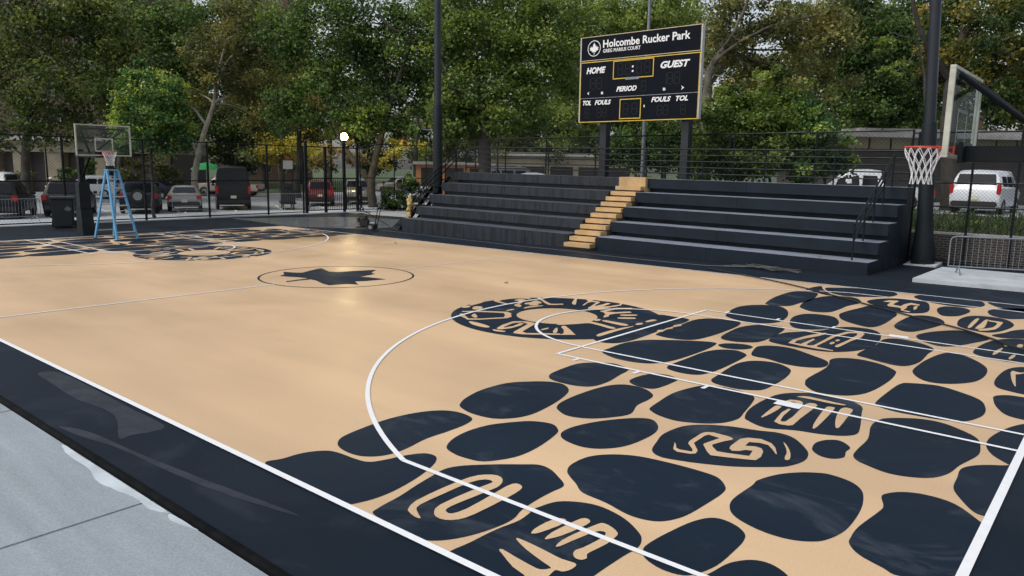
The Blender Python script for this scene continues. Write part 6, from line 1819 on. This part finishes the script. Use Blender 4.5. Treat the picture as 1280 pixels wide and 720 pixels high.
# brick apartment house at the left, behind the trees
q = P(-40, 86)
t = thing('apartment_building', 'tall red brick apartment building behind the trees at the left', 'building', q, RZ)
bm = BM()
box(bm, (-8, .06, -.2), (21, 14, 27))
finish('wall', bm, M['brick'], t)
windows(t, -7, 20, 7, 1.2, 2.9, 8, 1.5, 1.45, .05)
bm = BM()
box(bm, (-8.3, -.1, 27.01), (21.3, 14.3, 27.5))
finish('roof', bm, M['stone'], t)
q = P(292, 120)
t = thing('apartment_building', 'distant pinkish brick tower above the central tree tops', 'building', q, RZ)
bm = BM()
box(bm, (-1, .06, -.2), (9.5, 12, 46))
finish('wall', bm, M['brick'], t)
windows(t, -.5, 9, 4, 1.5, 2.9, 15, 1.3, 1.4, .05)
bm = BM()
box(bm, (-1.2, -.1, 46.01), (9.7, 12.2, 46.5))
finish('roof', bm, M['stone'], t)
M['panel2'] = mat('darker_cream_panel', (0.27, 0.235, 0.165), 0.8, var=0.25, scale=.8)  # cream panel colour in a darker tone
# one-storey row with cream fascia and dark openings
q = P(-60, 66)
t = thing('shop_row', 'one-storey cream fronted row with dark openings behind the left parked cars', 'building', q, RZ)
zt = P(60, 66, 176).z
zd = P(60, 66, 190).z
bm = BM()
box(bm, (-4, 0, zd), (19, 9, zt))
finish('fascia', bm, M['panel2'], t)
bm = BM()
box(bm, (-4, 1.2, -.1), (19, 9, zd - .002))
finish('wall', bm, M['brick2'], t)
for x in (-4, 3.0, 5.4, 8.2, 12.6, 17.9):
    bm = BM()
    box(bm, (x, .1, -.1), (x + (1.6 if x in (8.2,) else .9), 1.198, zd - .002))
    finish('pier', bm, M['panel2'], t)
bm = BM()
box(bm, (-4.3, -.5, zt + .002), (19.3, 9.3, zt + .35), 0, .02)
finish('roof', bm, M['stone'], t)
for x0, x1 in ((-3.0, 2.9), (9.9, 12.5), (13.6, 17.8)):
    bm = BM()
    box(bm, (x0, .9, .0), (x1, 1.19, zd - .25))
    finish('shutter', bm, mat('brown_shutter', (.055, .038, .025), .6), t)
# park pavilion right: brick with clerestory and flat grey roof
q = P(1050, 44)
t = thing('pavilion', 'single-storey brick pavilion with cream high windows and flat grey roof at the right', 'building', (q.x, q.y, 1.1), RZ + R(6))
zr, zw0, zw1 = [P(1100, 44, v).z - 1.1 for v in (176, 186, 178)]
bm = BM()
box(bm, (0.4, .3, -.3), (26, 9, zw0))
finish('wall', bm, M['brick2'], t)
for k in range(11):
    bm = BM()
    box(bm, (.6 + k * 1.35, .35, zw0 + .002), (.6 + k * 1.35 + 1.22, .45, zw1 + .25))
    finish('high_window', bm, M['panel'], t)
bm = BM()
box(bm, (.4, .5, zw0 + .002), (26, 9, zw1 + .25))
finish('upper_wall', bm, M['brick2'], t)
bm = BM()
box(bm, (-1.6, -.9, zw1 + .252), (27, 10, zw1 + .50), 0, .02)
box(bm, (1.2, .4, zw1 + .502), (27, 9, zw1 + .85), 0, .02)
rf = finish('roof', bm, M['roofm'], t)
bm = BM()
box(bm, (9.0, 1.0, zw1 + .852), (9.45, 1.5, zw1 + 1.75), 0, .01)
finish('chimney', bm, M['brick'], rf)
windows(t, 14, 24, 3, 1.6, 3, 1, 1.3, 1.2, .28)
# low timber kiosk far beyond
q = P(520, 74)
t = thing('kiosk', 'long low orange timber kiosk beyond the street left of the trunk', 'building', q, RZ)
zz = P(540, 74, 202).z
bm = BM()
box(bm, (0, 0, 0), (7.6, 3, zz - .3))
finish('wall', bm, M['wood'], t)
bm = BM()
box(bm, (-.3, -.3, zz - .298), (7.9, 3.3, zz), 0, .02)
finish('roof', bm, M['roofm'], t)
for k in range(3):
    bm = BM()
    box(bm, (.5 + k * 2.4, -.03, .9), (2.3 + k * 2.4, .012, zz - .6), 0, .01)
    finish('shutter', bm, M['trim'], t)
q = P(610, 82)
t = thing('low_building', 'long pale flat-roofed building across the street behind the guard rail', 'building', q, RZ)
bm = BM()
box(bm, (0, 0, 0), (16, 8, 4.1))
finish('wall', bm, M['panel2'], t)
bm = BM()
box(bm, (-.3, -.4, 4.102), (16.3, 8.3, 4.5), 0, .02)
finish('roof', bm, M['stone'], t)
for k in range(5):
    bm = BM()
    box(bm, (.6 + k * 3.1, -.04, .3), (3.1 + k * 3.1, .012, 3.0), 0, .01)
    finish('opening', bm, M['trim'], t)

# ================================================================== TREES
LEAFM = dict(
    olive=leaf_mat('olive_leaves', (.014, .024, .007), (.042, .062, .016), (.105, .125, .030)),
    dark=leaf_mat('dark_green_leaves', (.011, .024, .007), (.034, .066, .016), (.085, .125, .032)),
    green=leaf_mat('mid_green_leaves', (.018, .036, .008), (.056, .092, .020), (.135, .165, .040)),
    bright=leaf_mat('fresh_green_leaves', (.013, .040, .013), (.042, .098, .028), (.20, .24, .05)),
    ygreen=leaf_mat('yellow_green_leaves', (.030, .034, .010), (.085, .085, .020), (.20, .17, .045)),
    brown=leaf_mat('browning_leaves', (.022, .027, .009), (.068, .076, .024), (.145, .135, .042)),
    yellow=leaf_mat('yellow_leaves', (.08, .075, .012), (.26, .22, .03), (.55, .46, .08)),  # yellow leaf colour also carries the lamp light on the crowns
    pale=leaf_mat('pale_lit_leaves', (.12, .10, .04), (.32, .26, .11), (.55, .46, .22)),  # pale gold with lamp light put into the leaf colour
    orange=leaf_mat('dark_leaves_with_orange', (.011, .024, .007), (.036, .064, .016), (.15, .12, .030)),
    far=leaf_mat('distant_leaves', (.018, .030, .010), (.050, .072, .024), (.10, .125, .045)),
)


LEAF_MULT = 2.5


def leaves(blobs, size, density, tint_bias=0.0):
    """blobs: centre, (rx, ry, rz). Leaves gather in clumps spread through each blob."""
    cos, tints = [], []
    for c, rad in blobs:
        rx, ry, rz = rad
        n = int(LEAF_MULT * density * math.pi * rx * rz / (size * size * 0.55))
        per = 110
        k = max(4, n // per)
        d = rng.normal(size=(k, 3))
        d /= np.linalg.norm(d, axis=1)[:, None]
        rr = rng.random(k) ** 0.40
        cc = d * rr[:, None] * np.array(rad) * 1.0
        cr = np.minimum(0.36 * (rx * ry * rz) ** (1 / 3), 1.0) * rng.uniform(.6, 1.25, k)
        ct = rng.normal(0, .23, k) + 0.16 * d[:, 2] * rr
        idx = rng.integers(0, k, n)
        off = rng.normal(size=(n, 3)) * cr[idx][:, None] * np.array([.62, .62, .40])
        pos = np.array(c) + cc[idx] + off
        out = cc[idx] / np.array(rad)
        nr = rng.normal(size=(n, 3)) * .75 + out * .5 + np.array([0, 0, .6])
        nr /= np.linalg.norm(nr, axis=1)[:, None]
        a = np.cross(nr, rng.normal(size=(n, 3)))
        a /= np.linalg.norm(a, axis=1)[:, None] + 1e-9
        b = np.cross(nr, a)
        s = size * rng.uniform(.6, 1.25, n)[:, None]
        q = np.stack([pos - a * s * .62, pos + b * s * .42 + nr * s * .10, pos + a * s * .62, pos - b * s * .42 + nr * s * .10], axis=1)
        cos.append(q)
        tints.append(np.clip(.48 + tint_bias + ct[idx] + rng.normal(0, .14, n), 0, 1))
    return np.concatenate(cos), np.concatenate(tints)


def tree(name, label, base, depth, trunk, blobs, leaf, size=.17, dens=2.0, bark='bark2', limbs=(), group='trees around the court', z0=0.0, cat='tree', tb=0.0, fat=1.0):
    """trunk: [(px, py, radius)], blobs: [(px, py, rx_px, ry_px, extra depth)] as surveyed along the bearing"""
    sc = depth / FPX
    b0 = P(base, depth, z=z0)
    t = thing(name, label, cat, b0, 0, group)
    bl = []
    for px, py, rx, ry, dd in blobs:
        dpt = depth + dd
        c = P(px, dpt, py) - b0
        s2 = dpt / FPX
        bl.append((tuple(c), (rx * s2, rx * s2 * .85 * fat, ry * s2)))
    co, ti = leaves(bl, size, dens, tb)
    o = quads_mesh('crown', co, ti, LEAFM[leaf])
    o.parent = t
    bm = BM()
    pts = [Vector((0, 0, -.1))] + [P(px, depth, py) - b0 for px, py, r in trunk]
    rs = [trunk[0][2] * 1.25] + [r for _, _, r in trunk]
    q = crom([(p.x, p.y, p.z, r) for p, r in zip(pts, rs)], False, 4)
    q = [(x + random.uniform(-.03, .03), y + random.uniform(-.03, .03), z, r) for x, y, z, r in q]
    tube(bm, [(x, y, z) for x, y, z, r in q], [max(r, .02) for x, y, z, r in q], 10)
    top = pts[-1]
    for lm in limbs:
        lp = [P(px, depth + dd, py) - b0 for px, py, dd, r in lm]
        q = crom([(p.x, p.y, p.z, l[3]) for p, l in zip(lp, lm)], False, 4)
        q = [(x + random.uniform(-.05, .05), y + random.uniform(-.05, .05), z + random.uniform(-.05, .05), r) for x, y, z, r in q]
        tube(bm, [(x, y, z) for x, y, z, r in q], [max(r, .015) for x, y, z, r in q], 8)
    for (c, rad) in bl:
        c = Vector(c)
        k = min(range(len(pts)), key=lambda i: (pts[i] - c).length + (2 if i < 2 else 0))
        a = pts[k]
        mid = a.lerp(c, .5) + Vector((random.uniform(-.4, .4), random.uniform(-.4, .4), random.uniform(-.1, .5)))
        L = (c - a).length
        r0 = min(.02 + .016 * L, rs[k] * .7)
        tube(bm, [a, a.lerp(mid, .5) + Vector((0, 0, .1)), mid, c.lerp(mid, .3), c], [r0, r0 * .85, r0 * .65, r0 * .45, r0 * .2], 7)
    finish('trunk', bm, M[bark], t, smooth=True)
    return t


tree('plane_tree', 'large dark olive tree over the left parked cars, leftmost trunk', 33, 50, [(33, 235, .30), (32, 200, .27), (36, 150, .24), (50, 90, .18), (70, 30, .1)],
     [(40, 62, 62, 46, 0), (112, 30, 62, 46, 1), (12, 132, 55, 40, 0), (88, 118, 58, 42, -1), (150, 78, 48, 42, 2), (55, 5, 75, 40, 0), (-30, 60, 60, 60, 1), (60, 160, 45, 22, -1), (150, 140, 40, 32, 3), (110, 165, 30, 20, 2), (0, 178, 30, 16, 1)], 'olive', .20, 1.5)
tree('plane_tree', 'dark green tree behind the small bright tree', 150, 62, [(150, 230, .28), (152, 180, .25), (165, 110, .2), (185, 40, .1)],
     [(170, 45, 60, 48, 0), (215, 85, 52, 50, 0), (135, 95, 50, 45, 0), (240, 30, 50, 42, 0), (120, 5, 50, 40, 1), (225, 150, 50, 40, 1), (300, 12, 40, 30, 2)], 'dark', .24, 1.7)
tree('maple_tree', 'small bright green round tree growing at the lot edge', 190, 37.2, [(191, 255, .075), (190, 215, .07), (188, 170, .055), (187, 120, .03)],
     [(187, 128, 44, 40, 0), (163, 112, 26, 24, -.3), (211, 114, 27, 27, -.2), (186, 168, 44, 26, 0), (160, 150, 26, 26, -.4), (216, 155, 24, 27, -.1), (186, 92, 22, 15, 0), (200, 140, 26, 26, -.9), (228, 170, 18, 18, 0), (150, 178, 18, 14, 0)], 'bright', .13, 1.7, tb=-.03)
tree('sycamore_tree', 'leaning sycamore with pale bare trunk and browning leaves', 243, 56, [(243, 225, .25), (248, 195, .21), (257, 160, .18), (267, 130, .15), (272, 95, .12), (283, 50, .08)],
     [(292, 68, 48, 42, 0), (325, 108, 42, 38, 1), (262, 62, 38, 38, 2), (335, 45, 48, 38, 1), (250, 118, 26, 26, 2), (332, 150, 36, 26, 1), (300, 20, 45, 30, 1), (300, 135, 30, 24, 2), (277, 82, 30, 24, -1.4), (296, 50, 30, 24, -1.2)], 'brown', .19, 1.05, 'bark3',
     limbs=[[(267, 130, 0, .13), (280, 122, 0, .09), (296, 116, .5, .05)], [(258, 158, 0, .12), (246, 140, 0, .08), (238, 132, 0, .04)], [(270, 110, 0, .12), (282, 80, 0, .09), (300, 60, 0, .05)], [(247, 196, 0, .10), (242, 178, 0, .06), (240, 172, 0, .03)]])
tree('plane_tree', 'broad dark green tree with forked trunk behind the gate', 466, 50, [(466, 255, .30), (464, 230, .27), (468, 205, .23), (478, 165, .2), (485, 110, .16), (470, 40, .1)],
     [(400, 62, 56, 44, 0), (460, 28, 58, 42, 0), (430, 112, 52, 42, -1), (500, 88, 50, 42, 0), (378, 112, 42, 38, 1), (520, 38, 45, 42, 1), (470, 146, 42, 24, -1), (540, 108, 38, 36, 1), (505, 150, 36, 20, 0), (362, 34, 42, 38, 1), (420, 5, 50, 30, 1), (360, 145, 36, 26, 2), (415, 150, 30, 18, 1), (545, 10, 40, 30, 1)], 'dark', .20, 1.75,
     limbs=[[(464, 230, 0, .2), (445, 205, 0, .17), (425, 172, 0, .12), (408, 130, 0, .08)], [(478, 160, -.5, .12), (512, 52, -1.5, .11), (495, 38, -2, .1), (470, 18, -2, .07)]], tb=.02)
tree('plane_tree', 'tall green tree with thick straight trunk behind the left bleacher end', 606, 43, [(606, 245, .40), (606, 200, .36), (605, 150, .32), (600, 100, .24), (615, 40, .14)],
     [(600, 118, 56, 42, 0), (650, 60, 58, 46, 0), (592, 50, 50, 44, 0), (662, 120, 48, 40, 0), (702, 88, 42, 38, 1), (562, 132, 36, 30, 0), (640, 152, 44, 20, -.5), (690, 30, 50, 38, 1), (562, 160, 30, 18, 0), (560, 80, 34, 36, 1), (620, 5, 60, 30, 1), (600, 160, 30, 14, -.5), (560, 15, 45, 34, 2), (660, 5, 50, 30, 2)], 'green', .18, 1.7,
     limbs=[[(604, 150, 0, .16), (578, 122, -.6, .13), (560, 92, -1, .1), (548, 70, -1, .06)]])
tree('sycamore_tree', 'yellowish green tree left of the scoreboard with a bare pale limb', 752, 54, [(752, 225, .28), (752, 190, .25), (745, 140, .22), (735, 90, .16), (745, 30, .1)],
     [(722, 62, 40, 46, 0), (772, 22, 52, 32, 0), (702, 142, 36, 26, 0), (735, 120, 40, 32, 1), (825, 12, 50, 28, 1), (725, 168, 30, 18, 0), (690, 60, 30, 30, 1), (780, 70, 50, 40, 2), (840, 60, 40, 40, 2), (730, 12, 48, 30, 2.5), (800, 30, 48, 36, 3), (860, 15, 44, 32, 3)], 'green', .20, 1.35, 'bark',
     limbs=[[(752, 180, 0, .14), (735, 166, -1, .12), (712, 156, -1, .09), (692, 145, -1, .05)]], tb=.12)
tree('sycamore_tree', 'sycamore with pale spreading limbs and olive brown leaves right of the scoreboard', 880, 37, [(880, 240, .34), (880, 200, .31), (882, 150, .27), (886, 95, .20), (900, 65, .12)],
     [(932, 32, 58, 36, 0), (1002, 62, 56, 42, 1), (962, 105, 48, 34, 0), (905, 15, 45, 26, 1), (1032, 28, 50, 36, 1), (985, 15, 40, 24, 0), (1030, 105, 40, 30, 2), (915, 120, 32, 26, 0), (940, 80, 40, 30, 1.5), (890, 60, 40, 30, 2.5)], 'brown', .16, 1.15, 'bark',
     limbs=[[(886, 95, 0, .16), (900, 68, -.3, .12), (918, 38, -.6, .09), (936, -5, -.8, .06)], [(888, 88, 0, .11), (905, 66, -.5, .085), (945, 42, -1, .065), (985, 26, -1, .05), (1030, 18, -1, .03)], [(884, 110, 0, .13), (900, 88, .3, .09), (918, 52, 0, .06)], [(886, 100, 0, .12), (872, 70, .4, .09), (868, 30, .4, .06)], [(883, 135, -.4, .09), (900, 118, -.8, .06), (918, 108, -1, .03)], [(905, 60, -.5, .05), (915, 45, -.9, .05), (922, 50, -1, .035)]], tb=.06)
tree('oak_tree', 'very dark green tree behind the right light pole', 1088, 45, [(1088, 235, .35), (1090, 180, .3), (1092, 120, .25), (1100, 50, .15)],
     [(1085, 60, 56, 46, 0), (1130, 42, 50, 42, 0), (1105, 108, 44, 28, 0), (1150, 105, 42, 36, 1), (1062, 15, 45, 30, 0), (1060, 90, 32, 34, 1), (1150, 5, 50, 30, 1), (1090, 138, 46, 22, 0), (1140, 146, 36, 18, 1), (1060, 130, 24, 20, 0)], 'dark', .18, 1.9, tb=-.08)
tree('oak_tree', 'dark tree with orange tinged leaves and thick trunk at the right edge', 1187, 34, [(1187, 262, .42), (1187, 220, .38), (1186, 160, .34), (1190, 100, .28), (1205, 40, .18)],
     [(1222, 42, 52, 42, -1), (1266, 82, 44, 42, -1), (1240, 112, 38, 26, -1), (1285, 20, 50, 40, -1), (1200, 82, 34, 36, 0), (1275, 138, 36, 22, -1), (1180, 30, 40, 36, 1), (1310, 90, 40, 50, 0), (1165, 75, 26, 30, 1), (1180, 120, 26, 30, 1), (1250, 5, 60, 26, 0)], 'orange', .15, 1.7, tb=.02,
     limbs=[[(1190, 100, 0, .2), (1160, 60, -.5, .14), (1145, 20, -.8, .1), (1140, -10, -1, .08)]])
tree('plane_tree', 'yellow green tree between the pale leaning trunk and the gate', 372, 63, [(372, 230, .25), (374, 180, .2), (372, 120, .15)],
     [(352, 105, 40, 34, 0), (385, 135, 40, 30, 0), (350, 150, 36, 26, 0), (400, 165, 34, 18, 0), (330, 130, 30, 26, 1), (420, 140, 30, 26, 1)], 'ygreen', .2, 1.1)
tree('maple_tree', 'light yellow green drooping branch tree left of the right light pole', 1150, 31, [(1153, 240, .06), (1157, 140, .05), (1150, 60, .04), (1125, 45, .03)],
     [(1112, 76, 15, 24, 0), (1105, 52, 16, 16, 0), (1118, 98, 9, 12, 0), (1096, 62, 10, 14, 0)], 'green', .13, 1.3, tb=.22, z0=1.0)
G3 = 'bushes behind the bleachers'
for lab, base, dep, bl, lf, tb in (
    ('tall leafy bush directly right of the scoreboard post', 900, 31.5, [(893, 165, 34, 40, 0), (915, 135, 30, 32, 0), (885, 205, 34, 26, 0), (925, 185, 32, 34, 0)], 'green', -.06),
    ('tall bright bush in the middle of the right bleacher half', 962, 31, [(955, 150, 42, 40, 0), (985, 128, 32, 30, .4), (945, 195, 44, 26, 0), (990, 180, 40, 36, 0), (965, 105, 26, 22, .4), (1005, 205, 34, 22, 0), (930, 160, 34, 36, .3), (920, 205, 30, 24, .3)], 'green', .02),
    ('blue-green bush left of the pavilion roof', 1030, 30, [(1022, 185, 36, 34, 0), (1040, 205, 28, 22, 0), (1010, 150, 30, 30, .5), (1000, 208, 30, 20, 0)], 'bright', -.22),
    ('very dark bush behind the scoreboard posts', 805, 36, [(820, 185, 36, 34, 0), (790, 195, 32, 28, 0), (850, 180, 28, 40, 0), (770, 180, 26, 26, .5)], 'dark', -.08)):
    tree('bush', lab, base, dep, [(base, 240, .06), (base, 205, .05), (base, 180, .03)], bl, lf, .13, 2.3, group=G3, cat='bush', tb=tb)
for lab, px, bl, lf in (('dark bush in front of the cream row, far left', 20, [(12, 222, 22, 9, 0), (40, 224, 18, 8, 0)], 'olive'),
                        ('dark bush in front of the cream row behind the white side-on car', 95, [(85, 222, 18, 11, 0), (108, 214, 18, 14, 0)], 'dark'),
                        ('reddish brown bush behind the bright maple trunk', 165, [(160, 212, 22, 16, 0), (195, 210, 22, 17, 0), (215, 216, 20, 14, 0)], 'brown')):
    tree('bush', lab, px, 62, [(px, 232, .06), (px, 222, .05)], bl, lf, .2, 1.6, group='low bushes beyond the lot', cat='bush', tb=-.08)
tree('shrub', 'dark evergreen shrub overflowing the brick planter', 499, 47.3, [(499, 258, .05), (499, 245, .04)], [(492, 244, 16, 14, 0), (510, 238, 15, 18, 0), (520, 254, 15, 12, 0), (498, 260, 20, 10, 0), (512, 228, 11, 10, .3), (484, 256, 12, 14, 0)], 'dark', .10, 1.9, group='plants by the planter', tb=-.24, cat='shrub')
tree('shrub', 'sparse shrub on the bank under the white van', 1225, 25.5, [(1225, 292, .03), (1225, 285, .02)], [(1232, 283, 20, 8, 0), (1250, 284, 18, 7, 0), (1214, 280, 10, 8, 0), (1270, 288, 18, 7, 0), (1192, 284, 14, 7, 0)], 'bright', .07, .8, group='plants by the planter', cat='shrub', z0=.9, tb=-.05)
# farther trees, closing the park behind
G4 = 'distant trees beyond the street'
FAR = [('bright yellow tree behind the park notice board', 352, 78, 'yellow', [(350, 190, 26, 20, 0), (378, 180, 24, 20, 0), (330, 178, 20, 18, 0)], .24, 1.5),
       ('pale gold tree left of the lit lamp', 412, 84, 'pale', [(405, 196, 24, 18, 0), (445, 196, 18, 17, 0), (425, 184, 20, 14, 0)], .26, 1.4),
       ('yellow green tree between the mast arm and the pole', 520, 84, 'yellow', [(505, 182, 22, 14, 0), (490, 192, 20, 12, 0), (480, 200, 14, 12, 0)], .26, .9),
       ('green tree above the timber kiosk', 560, 88, 'green', [(545, 190, 30, 18, 0), (585, 185, 30, 22, 0), (570, 165, 26, 16, 0)], .27, 1.5),
       ('dark tree behind the pale low building', 680, 92, 'far', [(650, 178, 36, 20, 0), (705, 180, 36, 22, 0), (680, 155, 36, 22, 0)], .28, 1.4)]
for px, lf in ((20, 'far'), (110, 'olive'), (205, 'far'), (290, 'far'), (375, 'far'), (460, 'olive'), (545, 'far'), (640, 'dark'), (735, 'far'), (830, 'far'), (925, 'olive'), (1020, 'far'), (1110, 'dark'), (1195, 'far'), (1275, 'dark')):
    FAR.append((None, px, 98 + (px * 7) % 13, lf, [(px - 18, 160, 42, 30, 0), (px + 25, 135, 42, 34, 2), (px, 95, 44, 34, 1), (px + 5, 190, 46, 24, 1), (px - 5, 55, 34, 26, 2)], .34, 1.9))
for px in (600, 690, 770, 850, 1000, 1080, 1160, 330, 240):
    FAR.append((None, px, 84 + (px * 3) % 9, 'far' if px % 4 else 'olive', [(px - 20, 150, 36, 26, 0), (px + 22, 165, 36, 24, 1), (px, 120, 38, 28, 1), (px + 4, 188, 40, 20, 0), (px - 6, 30, 46, 30, 2), (px + 10, 75, 44, 32, 2)], .30, 1.7))
words = iter(['far left edge', 'left brick building', 'small bright tree', 'leaning sycamore', 'lamp post', 'gate trunk', 'left light pole', 'thick trunk', 'scoreboard post', 'scoreboard', 'spreading sycamore', 'tall bushes', 'pavilion roof', 'near backboard', 'right edge', 'bleacher stair rail', 'low pale building', 'scoreboard legs', 'right scoreboard edge', 'middle of the pavilion', 'right pole foot', 'white van roof', 'black van', 'bright maple crown'])
for lab, px, dep, lf, bl, sz, dn in FAR:
    lab = lab or 'hazy distant tree seen between the nearer crowns by the ' + next(words)
    tree('distant_tree', lab, px, dep, [(px, 225, .3), (px, 190, .26), (px + 3, 130, .2)], bl, lf, sz, dn, group=G4)
